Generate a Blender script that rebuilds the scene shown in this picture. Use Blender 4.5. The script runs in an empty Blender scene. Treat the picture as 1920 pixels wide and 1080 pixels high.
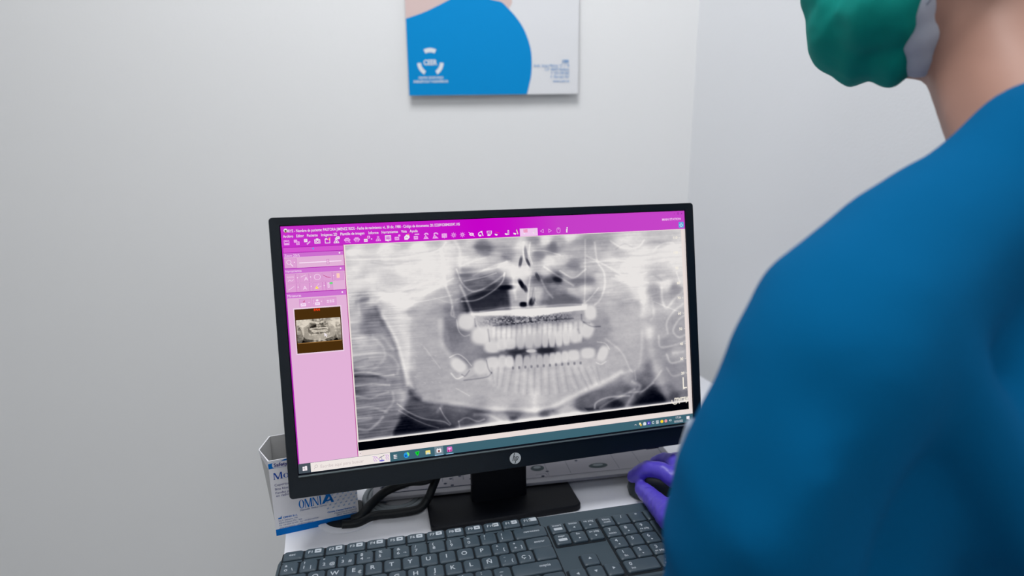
import bpy, bmesh, math, random
import numpy as np
from mathutils import Vector, Matrix, noise as mnoise

# ------------------------------------------------------------------ camera, light, exposure
SC = bpy.context.scene
COL = SC.collection
CAMZ = 1.20                     # lens height above the floor
F_PX, PITCH, ROLL = 1090.0, 0.23177, -0.01148
_cp, _sp = math.cos(PITCH), math.sin(PITCH)
_u = np.array([0, _sp, _cp]); _x = np.array([1.0, 0, 0]); FWD = np.array([0, _cp, -_sp])
_c, _s = math.cos(ROLL), math.sin(ROLL)
RGT = _c * _x + _s * _u
UPV = -_s * _x + _c * _u
CAMP = np.array([0, 0, CAMZ])
cd = bpy.data.cameras.new('camera'); cam = bpy.data.objects.new('camera', cd); COL.objects.link(cam)
cam.matrix_world = Matrix([[RGT[0], UPV[0], -FWD[0], 0], [RGT[1], UPV[1], -FWD[1], 0], [RGT[2], UPV[2], -FWD[2], CAMZ], [0, 0, 0, 1]])
cd.sensor_width = 36; cd.lens = F_PX / 1920 * 36
cd.clip_start = 0.02; cd.clip_end = 50
cd.dof.use_dof = True; cd.dof.focus_distance = 0.655; cd.dof.aperture_fstop = cd.lens / 7.6
SC.camera = cam
SC.view_settings.view_transform = 'Standard'; SC.view_settings.look = 'None'
SC.view_settings.exposure = 0.0; SC.view_settings.gamma = 1.0; SC.view_settings.use_curve_mapping = False
W = bpy.data.worlds.new('world'); SC.world = W; W.use_nodes = True
W.node_tree.nodes['Background'].inputs[0].default_value = (0.75, 0.85, 1, 1)
W.node_tree.nodes['Background'].inputs[1].default_value = 0.2


def area_light(name, loc, size, power, color, rot=(0, 0, 0), sy=None):
    l = bpy.data.lights.new(name, 'AREA'); l.shape = 'RECTANGLE'; l.size = size; l.size_y = sy or size
    l.energy = power; l.color = color
    o = bpy.data.objects.new(name, l); COL.objects.link(o); o.location = loc; o.rotation_euler = rot
    return o


PANELS = [(-0.12, 0.40), (0.70, -0.95), (-0.75, -1.7)]
CEIL = 2.6
for i, (x, y) in enumerate(PANELS):
    area_light('panel_light', (x, y, CEIL - 0.03), 0.58, [19.5, 5.5, 6][i], (0.975, 0.985, 1.0))

# ------------------------------------------------------------------ helpers


def ray(px, py):
    return FWD + RGT * ((px - 960) / F_PX) + UPV * ((540 - py) / F_PX)


def at_z(px, py, z):
    d = ray(px, py); t = (z - CAMZ) / d[2]; return CAMP + d * t


def at_d(px, py, dep):
    return CAMP + ray(px, py) * dep


def srgb(c):
    return [(x / 12.92 if x <= 0.04045 else ((x + 0.055) / 1.055) ** 2.4) for x in c]


def S(r, g, b):
    return tuple(srgb((r / 255, g / 255, b / 255)))


def mat(name, col, rough=0.5, spec=0.5, metal=0.0, bump=None, var=None, sheen=0, alpha=None):
    m = bpy.data.materials.new(name); m.use_nodes = True
    nt = m.node_tree; b = nt.nodes['Principled BSDF']
    b.inputs['Base Color'].default_value = (*col, 1); b.inputs['Roughness'].default_value = rough
    b.inputs['Specular IOR Level'].default_value = spec; b.inputs['Metallic'].default_value = metal
    if sheen: b.inputs['Sheen Weight'].default_value = sheen
    tc = nt.nodes.new('ShaderNodeTexCoord')
    if var:
        n = nt.nodes.new('ShaderNodeTexNoise'); n.inputs['Scale'].default_value = var[0]; n.inputs['Detail'].default_value = 4
        r = nt.nodes.new('ShaderNodeMixRGB'); r.blend_type = 'MIX'
        r.inputs[1].default_value = (*[c * (1 - var[1]) for c in col], 1); r.inputs[2].default_value = (*[min(1, c * (1 + var[1])) for c in col], 1)
        nt.links.new(tc.outputs['Object'], n.inputs['Vector']); nt.links.new(n.outputs['Fac'], r.inputs[0])
        nt.links.new(r.outputs[0], b.inputs['Base Color'])
    if bump:
        n2 = nt.nodes.new('ShaderNodeTexNoise'); n2.inputs['Scale'].default_value = bump[0]; n2.inputs['Detail'].default_value = 5
        bp = nt.nodes.new('ShaderNodeBump'); bp.inputs['Strength'].default_value = bump[1]; bp.inputs['Distance'].default_value = bump[2]
        nt.links.new(tc.outputs['Object'], n2.inputs['Vector']); nt.links.new(n2.outputs['Fac'], bp.inputs['Height'])
        nt.links.new(bp.outputs['Normal'], b.inputs['Normal'])
    return m


def mat_print(name, rough=0.45, emit=False):
    m = bpy.data.materials.new(name); m.use_nodes = True; nt = m.node_tree
    a = nt.nodes.new('ShaderNodeAttribute'); a.attribute_name = 'Col'
    if emit:
        nt.nodes.remove(nt.nodes['Principled BSDF'])
        e = nt.nodes.new('ShaderNodeEmission'); nt.links.new(a.outputs['Color'], e.inputs['Color']); e.inputs[1].default_value = 1.0
        nt.links.new(e.outputs[0], nt.nodes['Material Output'].inputs[0])
        m.cycles.emission_sampling = 'NONE'
    else:
        b = nt.nodes['Principled BSDF']; nt.links.new(a.outputs['Color'], b.inputs['Base Color'])
        b.inputs['Roughness'].default_value = rough; b.inputs['Specular IOR Level'].default_value = 0.1
    return m


def tag(o, label=None, cat=None, group=None, kind=None):
    if label: o['label'] = label
    if cat: o['category'] = cat
    if group: o['group'] = group
    if kind: o['kind'] = kind
    return o


def empty(name, loc, rz=0):
    o = bpy.data.objects.new(name, None); COL.objects.link(o); o.location = loc; o.rotation_euler = (0, 0, rz)
    o.empty_display_size = 0.02
    return o


bpy_update = bpy.context.view_layer.update


def put(name, me, mats, parent=None, smooth=None, world=False):
    """link a mesh; world=True: vertices are in world space, keep them there under the parent"""
    o = bpy.data.objects.new(name, me); COL.objects.link(o)
    for m in (mats if isinstance(mats, (list, tuple)) else [mats]):
        me.materials.append(m)
    if smooth is not None:
        if smooth >= 180: me.shade_smooth()
        else: me.shade_smooth(); me.set_sharp_from_angle(angle=math.radians(smooth))
    if parent is not None:
        o.parent = parent
        if world:
            mw = Matrix.Translation(parent.location) @ parent.rotation_euler.to_matrix().to_4x4()
            if parent.parent is not None:
                pp = parent.parent
                mw = Matrix.Translation(pp.location) @ pp.rotation_euler.to_matrix().to_4x4() @ mw
            me.transform(mw.inverted())
    return o


def bm_mesh(bm, name='m'):
    me = bpy.data.meshes.new(name); bm.normal_update(); bm.to_mesh(me); bm.free(); return me


def rot_box(bm, lo, hi, bev=0.0, seg=2, M=None):
    r = bmesh.ops.create_cube(bm, size=1)
    vs = r['verts']
    for v in vs:
        v.co = Vector([lo[i] + (v.co[i] + 0.5) * (hi[i] - lo[i]) for i in range(3)])
    if bev:
        es = list({e for v in vs for e in v.link_edges})
        rr = bmesh.ops.bevel(bm, geom=es, offset=bev, segments=seg, profile=0.5, affect='EDGES')
        vs = list({v for f in rr['faces'] for v in f.verts} | {v for v in vs if v.is_valid})
    if M is not None:
        for v in vs: v.co = M @ v.co
    return vs


def rrect(w, h, r, n=6, cx=0, cy=0):
    pts = []
    for (sx, sy, a0) in ((1, 1, 0), (-1, 1, 90), (-1, -1, 180), (1, -1, 270)):
        for i in range(n + 1):
            a = math.radians(a0 + 90 * i / n)
            pts.append((cx + sx * (w / 2 - r) + r * math.cos(a), cy + sy * (h / 2 - r) + r * math.sin(a)))
    return pts


def loft(bm, rings, cap=True, close=True):
    rv = [[bm.verts.new(p) for p in ring] for ring in rings]
    n = len(rv[0])
    for a, b in zip(rv, rv[1:]):
        for i in range(n if close else n - 1):
            bm.faces.new((a[i], a[(i + 1) % n], b[(i + 1) % n], b[i]))
    if cap:
        bm.faces.new(list(reversed(rv[0]))); bm.faces.new(rv[-1])
    return rv


def smooth_path(pts, n=8):
    P = [Vector(p) for p in pts]; P = [2 * P[0] - P[1]] + P + [2 * P[-1] - P[-2]]; out = []
    for i in range(1, len(P) - 2):
        for k in range(n):
            t = k / n; a, b, c, d = P[i - 1:i + 3]
            out.append(0.5 * ((2 * b) + (c - a) * t + (2 * a - 5 * b + 4 * c - d) * t * t + (-a + 3 * b - 3 * c + d) * t ** 3))
    out.append(P[-2]); return out


def tube(bm, path, r, n=12, rad=None):
    up = Vector((0.13, 0.21, 0.97)); rings = []
    for i, p in enumerate(path):
        d = (path[min(i + 1, len(path) - 1)] - path[max(i - 1, 0)]).normalized()
        a = d.cross(up).normalized(); b = a.cross(d).normalized()
        rr = rad[i] if rad else r
        rings.append([p + (a * math.cos(t) + b * math.sin(t)) * rr for t in [2 * math.pi * k / n for k in range(n)]])
    loft(bm, rings)


def lathe(bm, prof, n=48, c=(0, 0, 0)):
    rings = [[Vector((c[0] + r * math.cos(2 * math.pi * k / n), c[1] + r * math.sin(2 * math.pi * k / n), c[2] + z)) for k in range(n)] for r, z in prof]
    loft(bm, rings)


# ---- flat printed artwork: polygons with a colour each, laid on a plane
_glyph = {}


def glyphs(s, bold=0.0):
    key = (s, bold)
    if key in _glyph: return _glyph[key]
    cu = bpy.data.curves.new('t', 'FONT'); cu.body = s; cu.size = 1; cu.offset = bold; cu.resolution_u = 3
    cu.fill_mode = 'FRONT'
    o = bpy.data.objects.new('t', cu); COL.objects.link(o)
    dg = bpy.context.evaluated_depsgraph_get(); oe = o.evaluated_get(dg); me = bpy.data.meshes.new_from_object(oe)
    vs = [(v.co.x, v.co.y) for v in me.vertices]; fs = [tuple(p.vertices) for p in me.polygons]
    bpy.data.objects.remove(o); bpy.data.curves.remove(cu); bpy.data.meshes.remove(me)
    _glyph[key] = (vs, fs); return _glyph[key]


class Art:
    """2-D artwork (x right, y down) mapped on a plane: P = O + X*x + Y*y + N*layer"""
    def __init__(s, O, X, Y, N, step=0.00005):
        s.O, s.X, s.Y, s.N = [np.array(a, float) for a in (O, X, Y, N)]; s.st = step
        s.v = []; s.f = []; s.c = []

    def add(s, pts, faces, col, layer=1):
        b = len(s.v)
        for (x, y) in pts: s.v.append(s.O + s.X * x + s.Y * y + s.N * (layer * s.st))
        for f in faces:
            s.f.append(tuple(b + i for i in f)); s.c.append(col)

    def poly(s, pts, col, layer=1):
        s.add(pts, [tuple(range(len(pts)))], col, layer)

    def rect(s, x0, y0, x1, y1, col, layer=1, r=0):
        if r:
            s.poly(rrect(x1 - x0, y1 - y0, r, 4, (x0 + x1) / 2, (y0 + y1) / 2), col, layer)
        else: s.poly([(x0, y0), (x1, y0), (x1, y1), (x0, y1)], col, layer)

    def frame(s, x0, y0, x1, y1, t, col, layer=1):
        s.rect(x0, y0, x1, y0 + t, col, layer); s.rect(x0, y1 - t, x1, y1, col, layer)
        s.rect(x0, y0 + t, x0 + t, y1 - t, col, layer); s.rect(x1 - t, y0 + t, x1, y1 - t, col, layer)

    def disc(s, x, y, rx, ry, col, layer=1, n=28):
        s.poly([(x + rx * math.cos(2 * math.pi * k / n), y + ry * math.sin(2 * math.pi * k / n)) for k in range(n)], col, layer)

    def arc(s, x, y, r0, r1, a0, a1, col, layer=1, n=20, ry=1.0):
        P = []
        for r, k in ((r0, 1), (r1, -1)):
            for i in range(n + 1)[::k]:
                a = math.radians(a0 + (a1 - a0) * i / n); P.append((x + r * math.cos(a), y + ry * r * math.sin(a)))
        m = len(P)
        s.add(P, [(i, i + 1, m - 2 - i, m - 1 - i) for i in range(n)], col, layer)

    def line(s, pts, t, col, layer=1):
        for (x0, y0), (x1, y1) in zip(pts, pts[1:]):
            dx, dy = x1 - x0, y1 - y0; L = math.hypot(dx, dy) or 1; nx, ny = -dy / L * t / 2, dx / L * t / 2
            s.poly([(x0 + nx, y0 + ny), (x1 + nx, y1 + ny), (x1 - nx, y1 - ny), (x0 - nx, y0 - ny)], col, layer)

    def text(s, t, x, y, size, col, layer=1, width=None, bold=0.0, right=False, center=False, skew=0.0, tall=1.0):
        vs, fs = glyphs(t, bold)
        if not vs: return
        xs = [v[0] for v in vs]; w0, w1 = min(xs), max(xs); k = size if width is None else width / (w1 - w0)
        off = -w0 * k
        if right: off = -w1 * k
        if center: off = -(w0 + w1) / 2 * k
        s.add([(x + off + vx * k + skew * vy * size, y - vy * size * tall) for vx, vy in vs], fs, col, layer)

    def mesh(s, name='art', extra=None):
        """extra = (verts Nx3, quads Mx4, vertex colours Nx3)"""
        me = bpy.data.meshes.new(name)
        v = np.array(s.v) if s.v else np.zeros((0, 3)); f = list(s.f)
        me.from_pydata([tuple(p) for p in v] , [], f) if extra is None else None
        cols = []
        for face, c in zip(s.f, s.c): cols += [(*c, 1.0)] * len(face)
        cols = np.array(cols, np.float32) if cols else np.zeros((0, 4), np.float32)
        if extra is not None:
            ev, ef, ec = extra
            nb = len(v)
            allv = np.vstack([v, ev]).astype(np.float32)
            loops = np.concatenate([np.array([i for q in f for i in q], np.int32), (ef + nb).ravel().astype(np.int32)])
            tot = np.concatenate([np.array([len(q) for q in f], np.int32), np.full(len(ef), 4, np.int32)])
            start = np.concatenate([[0], np.cumsum(tot)[:-1]]).astype(np.int32)
            me.vertices.add(len(allv)); me.vertices.foreach_set('co', allv.ravel())
            me.loops.add(len(loops)); me.loops.foreach_set('vertex_index', loops)
            me.polygons.add(len(tot)); me.polygons.foreach_set('loop_start', start)
            me.update(calc_edges=True)
            c4 = np.hstack([ec[ef.ravel()], np.ones((ef.size, 1))]).astype(np.float32)
            cols = np.vstack([cols, c4])
        a = me.color_attributes.new('Col', 'FLOAT_COLOR', 'CORNER')
        a.data.foreach_set('color', cols.ravel())
        return me


# ------------------------------------------------------------------ materials
M = {}
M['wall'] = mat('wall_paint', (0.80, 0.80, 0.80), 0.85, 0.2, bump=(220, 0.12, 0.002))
M['wall_shaded'] = mat('wall_paint_shaded', (0.735, 0.745, 0.765), 0.85, 0.2, bump=(220, 0.12, 0.002))  # same wall paint, with the dimmer bluish shade past the corner put into its colour
M['ceil'] = mat('ceiling_paint', (0.85, 0.85, 0.85), 0.9, 0.1)
M['floor'] = mat('floor_vinyl', (0.42, 0.43, 0.44), 0.4, 0.4, var=(6, 0.08))
M['skirt'] = mat('skirting', (0.8, 0.8, 0.8), 0.4)
M['desk'] = mat('desk_laminate', (0.80, 0.81, 0.86), 0.35, 0.4, bump=(400, 0.05, 0.001))
M['metal'] = mat('grey_metal', (0.45, 0.46, 0.48), 0.35, 0.5, 0.8)
M['bezel'] = mat('black_bezel_plastic', (0.004, 0.008, 0.013), 0.33, 0.36, bump=(900, 0.15, 0.0005))
M['blackp'] = mat('black_plastic', (0.003, 0.004, 0.007), 0.55, 0.15)
M['grip'] = mat('cable_rubber', (0.006, 0.008, 0.010), 0.5, 0.3)
M['strip'] = mat('bezel_strip', (0.12, 0.15, 0.16), 0.4, 0.4)
M['logo'] = mat('logo_silver', (0.62, 0.64, 0.66), 0.35, 0.5, 0.2)
M['kbd'] = mat('keyboard_plastic', S(54, 68, 77), 0.5, 0.4, bump=(1500, 0.15, 0.0003))
M['kbdw'] = mat('keyboard_well', (0.008, 0.011, 0.015), 0.6, 0.2)
M['key'] = mat('key_plastic', S(56, 70, 80), 0.45, 0.45, bump=(1500, 0.12, 0.0003))
M['legend'] = mat('legend_paint', (0.42, 0.46, 0.50), 0.6, 0.2)
M['mouse'] = mat('mouse_plastic', (0.018, 0.028, 0.032), 0.38, 0.5)
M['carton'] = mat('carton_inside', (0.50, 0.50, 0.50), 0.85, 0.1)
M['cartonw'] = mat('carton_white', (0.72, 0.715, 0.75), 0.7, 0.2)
M['tray'] = mat('tray_plastic', (0.27, 0.27, 0.30), 0.5, 0.3)  # base colour darkened to carry the shade under the monitor
M['greyc'] = mat('grey_cable', (0.22, 0.25, 0.27), 0.5, 0.3)
M['scrub'] = mat('scrub_fabric', S(0, 84, 130), 0.95, 0.06, bump=(700, 0.25, 0.001), var=(9, 0.06))
M['trouser'] = mat('trouser_fabric', S(12, 80, 125), 0.85, 0.15, bump=(700, 0.25, 0.001))
M['skin'] = mat('skin', S(160, 121, 106), 0.55, 0.35, bump=(300, 0.08, 0.001))
M['glove'] = mat('nitrile_glove', S(82, 68, 188), 0.42, 0.45, bump=(160, 0.25, 0.001))
M['mask'] = mat('mask_green', S(0, 128, 118), 0.8, 0.15, bump=(500, 0.2, 0.0006))
M['maskw'] = mat('mask_white', S(172, 176, 188), 0.85, 0.1)
M['hair'] = mat('hair_brown', S(62, 42, 32), 0.5, 0.4, bump=(120, 0.6, 0.002))
M['shoe'] = mat('shoe_white', (0.7, 0.7, 0.7), 0.5)
M['lampf'] = mat('lamp_frame', (0.8, 0.8, 0.8), 0.4)
_e = bpy.data.materials.new('lamp_diffuser'); _e.use_nodes = True
_e.node_tree.nodes['Principled BSDF'].inputs['Emission Color'].default_value = (0.95, 0.98, 1, 1)
_e.node_tree.nodes['Principled BSDF'].inputs['Emission Strength'].default_value = 3.0
M['lampd'] = _e
M['print'] = mat_print('printed_ink', 0.55)
M['screen'] = mat_print('screen_picture', emit=True)

# ------------------------------------------------------------------ the room
WY = 1.20                          # back wall
XC = at_d(1300, 200, 1.0); _t = WY / XC[1]; XC = XC[0] * _t      # corner x
ROOMX0, ROOMY0 = -2.2, -2.6
AX, AY = 1.35, WY - (1.35 - XC) / math.tan(math.radians(33))


def wall(name, a, b, z0, z1, th, m):
    a, b = Vector(a), Vector(b); d = (b - a).normalized(); n = Vector((-d.y, d.x)) * th
    bm = bmesh.new()
    ring = [a, b, b + n, a + n]
    loft(bm, [[(p.x, p.y, z) for p in ring] for z in (z0, z1)])
    bmesh.ops.recalc_face_normals(bm, faces=bm.faces)
    return tag(put(name, bm_mesh(bm), m), kind='structure')


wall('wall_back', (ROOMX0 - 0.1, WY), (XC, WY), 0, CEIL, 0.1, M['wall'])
wall('wall_right', (XC, WY), (AX, AY), 0, CEIL, 0.1, M['wall_shaded'])
wall('wall_side', (AX, AY), (AX, ROOMY0), 0, CEIL, 0.1, M['wall_shaded'])
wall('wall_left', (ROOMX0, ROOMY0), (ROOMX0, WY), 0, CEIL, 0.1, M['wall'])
wall('wall_front', (AX, ROOMY0), (ROOMX0 - 0.1, ROOMY0), 0, CEIL, 0.1, M['wall'])
for nm, z0, z1, m in (('floor', -0.1, 0, 'floor'), ('ceiling', CEIL, CEIL + 0.1, 'ceil')):
    bm = bmesh.new(); rot_box(bm, (ROOMX0 - 0.1, ROOMY0 - 0.1, z0), (AX + 0.1, WY + 0.1, z1))
    tag(put(nm, bm_mesh(bm), M[m]), kind='structure')
for nm, a, b in (('baseboard_back', (ROOMX0, WY - 0.012), (XC - 0.02, WY - 0.012)), ('baseboard_left', (ROOMX0 + 0.012, ROOMY0), (ROOMX0 + 0.012, WY - 0.02))):
    wall(nm, a, b, 0, 0.07, 0.012, M['skirt'])
for i, (x, y) in enumerate(PANELS):
    t = empty('ceiling_light', (x, y, CEIL))
    tag(t, ['square white ceiling light panel right over the desk', 'square white ceiling light panel behind the seated person',
            'square white ceiling light panel at the far left rear of the room'][i], 'ceiling light', 'ceiling light panels')
    bm = bmesh.new()
    loft(bm, [[(sx * r, sy * r, z) for sx, sy in ((-1, -1), (1, -1), (1, 1), (-1, 1))] for r, z in ((0.30, 0), (0.31, 0), (0.31, -0.02), (0.292, -0.02), (0.292, -0.006), (0.30, -0.004))], cap=False)
    bmesh.ops.recalc_face_normals(bm, faces=bm.faces)
    put('frame', bm_mesh(bm), M['lampf'], t)
    bm = bmesh.new(); rot_box(bm, (-0.291, -0.291, -0.012), (0.291, 0.291, -0.004)); put('diffuser', bm_mesh(bm), M['lampd'], t)

# ------------------------------------------------------------------ desk
DZ = 0.76
DYAW = 0.31
dd = np.array([math.cos(DYAW), math.sin(DYAW)]); dn = np.array([-math.sin(DYAW), math.cos(DYAW)])
dl = at_z(534.5, 1014, DZ)[:2]                   # a point on its left edge
DW, D0, D1 = 0.76, -0.22, 0.275                  # width, front and back distance from that point
dk = empty('desk', (float(dl[0]), float(dl[1]), 0), DYAW)
tag(dk, 'white laminate desk carrying the monitor and the keyboard', 'desk')
bm = bmesh.new(); rot_box(bm, (0, D0, DZ - 0.025), (DW, D1, DZ), 0.0012, 2); put('desktop', bm_mesh(bm), M['desk'], dk, 30)
for x in (0.03, DW - 0.042):
    for y in (D0 + 0.03, D1 - 0.07):
        bm = bmesh.new(); rot_box(bm, (x, y, 0), (x + 0.04, y + 0.04, DZ - 0.0255), 0.002); put('leg', bm_mesh(bm), M['metal'], dk)

# ------------------------------------------------------------------ monitor
YA, TI = 0.24106, 0.18857
MC = Vector((-0.008375, 0.649394, CAMZ - 0.207184))
PXM = 0.476 / 1920
mxa = Vector((math.cos(YA), math.sin(YA), 0)); mn = Vector((math.sin(YA), -math.cos(YA), 0))
mup = (math.cos(TI) * Vector((0, 0, 1)) - math.sin(TI) * mn).normalized()
mnn = mxa.cross(mup).normalized()               # screen normal towards the viewer
TILT = Matrix.Identity(4)
for i in range(3):
    TILT[i][0], TILT[i][1], TILT[i][2], TILT[i][3] = mxa[i], mup[i], mnn[i], MC[i]
mon = empty('computer_monitor', (MC.x, MC.y, DZ), YA)
tag(mon, 'black widescreen desktop monitor showing a dental panoramic x-ray', 'monitor')
hw, hh = 0.238, 0.134
TL, RT, TP, BT = 0.0112, 0.0116, 0.0095, 0.0262


def mput(name, bm, m, smooth=35, parent=None):
    bmesh.ops.transform(bm, matrix=TILT, verts=bm.verts)
    return put(name, bm_mesh(bm), m, parent or mon, smooth, world=True)


# bezel: a frame with rounded outer corners round the picture
bm = bmesh.new()
ow, oh = 2 * hw + TL + RT, 2 * hh + TP + BT; ocx, ocy = (RT - TL) / 2, (TP - BT) / 2


def ring(w, h, r, z, cx, cy, n=6): return [(x, y, z) for x, y in rrect(w, h, r, n, cx, cy)]


loft(bm, [ring(2 * hw + 0.0012, 2 * hh + 0.0012, 0.0003, -0.0005, 0, 0), ring(2 * hw + 0.0016, 2 * hh + 0.0016, 0.0003, 0.0016, 0, 0),
          ring(ow - 0.0012, oh - 0.0012, 0.0035, 0.0024, ocx, ocy), ring(ow, oh, 0.004, 0.0014, ocx, ocy), ring(ow, oh, 0.004, -0.012, ocx, ocy)], cap=False)
bmesh.ops.recalc_face_normals(bm, faces=bm.faces)
mput('bezel', bm, M['bezel'], 25)
bm = bmesh.new()
loft(bm, [ring(ow - 0.001, oh - 0.001, 0.004, -0.0122, ocx, ocy), ring(ow - 0.004, oh - 0.004, 0.006, -0.016, ocx, ocy),
          ring(ow - 0.08, oh - 0.07, 0.02, -0.034, ocx, ocy), ring(ow - 0.16, oh - 0.12, 0.02, -0.038, ocx, ocy)])
bmesh.ops.recalc_face_normals(bm, faces=bm.faces)
mput('rear_shell', bm, M['blackp'])
bm = bmesh.new(); rot_box(bm, (-hw - 0.0004, -hh - 0.0032, 0.0019), (hw + 0.0004, -hh - 0.0014, 0.0029), 0.0004); mput('lower_trim', bm, M['strip'])
# logo
lu, lv = (971 - 960) * PXM, -(1139 - 540) * PXM
a = Art(MC + mxa * lu + mup * lv + mnn * 0.0027, mxa, -mup, mnn, 0.0001)
DK = (0.012, 0.017, 0.022)
a.disc(0, 0, 0.0068, 0.0068, (0.50, 0.53, 0.55), 1, 40)
# slanted letters h and p built from bars and bows
sk = -0.30


def sl(pts): return [(x + sk * y, y) for x, y in pts]


def bow(x0, top, w, h, t, down, closed=False):
    P = []
    for i in range(9):
        an = math.pi * (1 - i / 8) if not closed else math.pi * (1 - i / 8)
        P.append((x0 + w / 2 + w / 2 * math.cos(an), top + h * 0.35 - h * 0.35 * math.sin(an)))
    P.append((x0 + w, down)); return P


u = 0.001
a.poly(sl([(-2.9 * u, -6.4 * u), (-2.0 * u, -6.4 * u), (-2.0 * u, 2.8 * u), (-2.9 * u, 2.8 * u)]), DK, 2)
a.line(sl([(-2.2 * u, -1.6 * u), (-1.2 * u, -2.1 * u), (-0.5 * u, -1.8 * u), (-0.5 * u, 2.8 * u)]), 0.8 * u, DK, 2)
a.poly(sl([(0.7 * u, -2.2 * u), (1.6 * u, -2.2 * u), (1.6 * u, 6.4 * u), (0.7 * u, 6.4 * u)]), DK, 2)
a.line(sl([(1.2 * u, -1.8 * u), (2.7 * u, -1.8 * u), (3.2 * u, -1.2 * u), (3.2 * u, 1.6 * u), (2.7 * u, 2.3 * u), (1.2 * u, 2.3 * u)]), 0.75 * u, DK, 2)
o = put('maker_badge', a.mesh('badge'), M['print'], mon, world=True); o['label'] = 'round silver badge on the lower bezel'
# control buttons under the lower right bezel
bm = bmesh.new()
rot_box(bm, (0.178, -hh - BT - 0.0065, -0.020), (0.196, -hh - BT + 0.004, -0.0125), 0.0012)
mput('control_buttons', bm, M['blackp'])
# neck and base
nkb = at_z(936, 905, DZ + 0.012)
n0 = Vector((MC.x, MC.y, 0)) + Vector((-mn.x, -mn.y, 0)) * 0.0205 - Vector((mxa.x, mxa.y, 0)) * 0.0070
bm = bmesh.new()
Rb = Matrix.Translation((n0.x, n0.y, 0)) @ Matrix.Rotation(YA, 4, 'Z')
rings = []
for z, w, d, sh in ((DZ + 0.0088, 0.072, 0.018, 0), (DZ + 0.03, 0.071, 0.018, 0), (DZ + 0.12, 0.071, 0.018, 0.0), (DZ + 0.22, 0.070, 0.016, 0.004)):
    rings.append([Rb @ Vector((x, y + sh, z)) for x, y in rrect(w, d, 0.005, 4)])
loft(bm, rings); bmesh.ops.recalc_face_normals(bm, faces=bm.faces)
put('neck', bm_mesh(bm), M['blackp'], mon, 40, world=True)
bm = bmesh.new()
hub = Vector((MC.x, MC.y, MC.z)) - mnn * 0.040 + mup * 0.015
tube(bm, [hub + mnn * 0.006, hub - mnn * 0.016], 0.034, 24)
put('mount_plate', bm_mesh(bm), M['blackp'], mon, 40, world=True)
FL = at_z(809, 992, DZ + 0.008); FR = at_z(1092, 947, DZ + 0.008); BLp = at_z(799, 935, DZ + 0.008)
ex = Vector(FR - FL); ex.z = 0; bw = ex.length; ex.normalize(); ey = Vector((-ex.y, ex.x, 0))
bd = 0.165
c0 = Vector(FL) + ex * bw / 2 + ey * bd / 2
bm = bmesh.new()
rr_ = [rrect(bw - a_, bd - a_, 0.008, 6) for a_ in (0.002, 0, 0, 0.003)]
loft(bm, [[c0 + ex * x + ey * y + Vector((0, 0, z)) for x, y in r_] for r_, z in zip(rr_, (-0.0078, -0.006, -0.001, 0.0006))])
bmesh.ops.recalc_face_normals(bm, faces=bm.faces)
put('base', bm_mesh(bm), M['blackp'], mon, 35, world=True)

# ------------------------------------------------------------------ the picture on the screen
SO = MC - mxa * hw + mup * hh + mnn * 0.0002
sc = Art(SO, mxa * PXM, -mup * PXM, mnn, 0.00004)
_O, _X, _Y, _N = [np.array(q) for q in (SO, mxa, -mup, mnn)]


def s2u(px, py):
    d = ray(px, py); t = np.dot(_O - CAMP, _N) / np.dot(d, _N); q = CAMP + d * t - _O
    return q @ _X / PXM, q @ _Y / PXM


def u2s(U, V):
    P = _O + np.multiply.outer(U, _X) * PXM + np.multiply.outer(V, _Y) * PXM - CAMP
    z = P @ FWD
    return 960 + F_PX * (P @ RGT) / z, 540 - F_PX * (P @ UPV) / z


MAG = S(196, 30, 200); MAG2 = S(212, 84, 208); PINK = S(226, 178, 216); HDR = S(205, 112, 208); PUR = S(176, 36, 178)
WH = S(240, 232, 238); LILAC = S(234, 168, 234); CREAM = S(232, 220, 216); TEAL = S(62, 100, 114)
# base panels
sc.rect(0, 0, 1920, 1080, S(200, 60, 200), 0)
sc.rect(0, 0, 1920, 90, MAG, 1)
sc.rect(0, 90, 256, 1037, PINK, 1)
sc.rect(0, 92, 252, 114, MAG2, 2)
sc.rect(0, 90, 252, 93, PUR, 3)
for y0, y1 in ((116, 134), (184, 204), (289, 310)):
    sc.rect(3, y0 - 3, 252, y0, PUR, 3); sc.rect(3, y0, 252, y1, HDR, 3)
sc.rect(0, 90, 5, 1037, PUR, 3)
sc.rect(252, 90, 255, 1037, S(180, 60, 150), 3)
sc.rect(255, 91, 1920, 1037, CREAM, 2)
sc.rect(258, 973, 1900, 1012, (0.0, 0.0004, 0.002), 3)
sc.rect(1913, 91, 1916, 1012, S(205, 198, 200), 3)
sc.rect(258, 1014, 270, 1036, S(238, 226, 226), 3); sc.text('<', 262, 1030, 14, S(150, 130, 140), 4)
# taskbar
sc.rect(0, 1037, 1920, 1080, TEAL, 3)
sc.rect(0, 1037, 51, 1080, S(72, 82, 92), 4)
sc.rect(51, 1038, 393, 1079, S(238, 230, 226), 5)
for k in range(2):
    for j in range(2):
        xx, yy = 17 + k * 10, 1050 + j * 10
        sc.rect(xx, yy - (1 if k else 0) + (1 if (j == 0 and k == 0) else 0), xx + 9, yy + 9, WH, 6)
sc.text('Escribe aquí para buscar', 92, 1066, 20, S(200, 188, 188), 6, width=185)
sc.arc(74, 1056, 5, 6.6, 0, 360, S(185, 175, 178), 6); sc.line([(70, 1060), (65, 1067)], 1.6, S(185, 175, 178), 6)
VIO = S(198, 150, 222); IND = S(120, 110, 205)
for k, x in enumerate((322, 330, 376, 384)):
    sc.line([(x - 6, 1044), (x + 3, 1050), (x - 2, 1060), (x + 4, 1070)], 2.2, VIO, 6)
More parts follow.
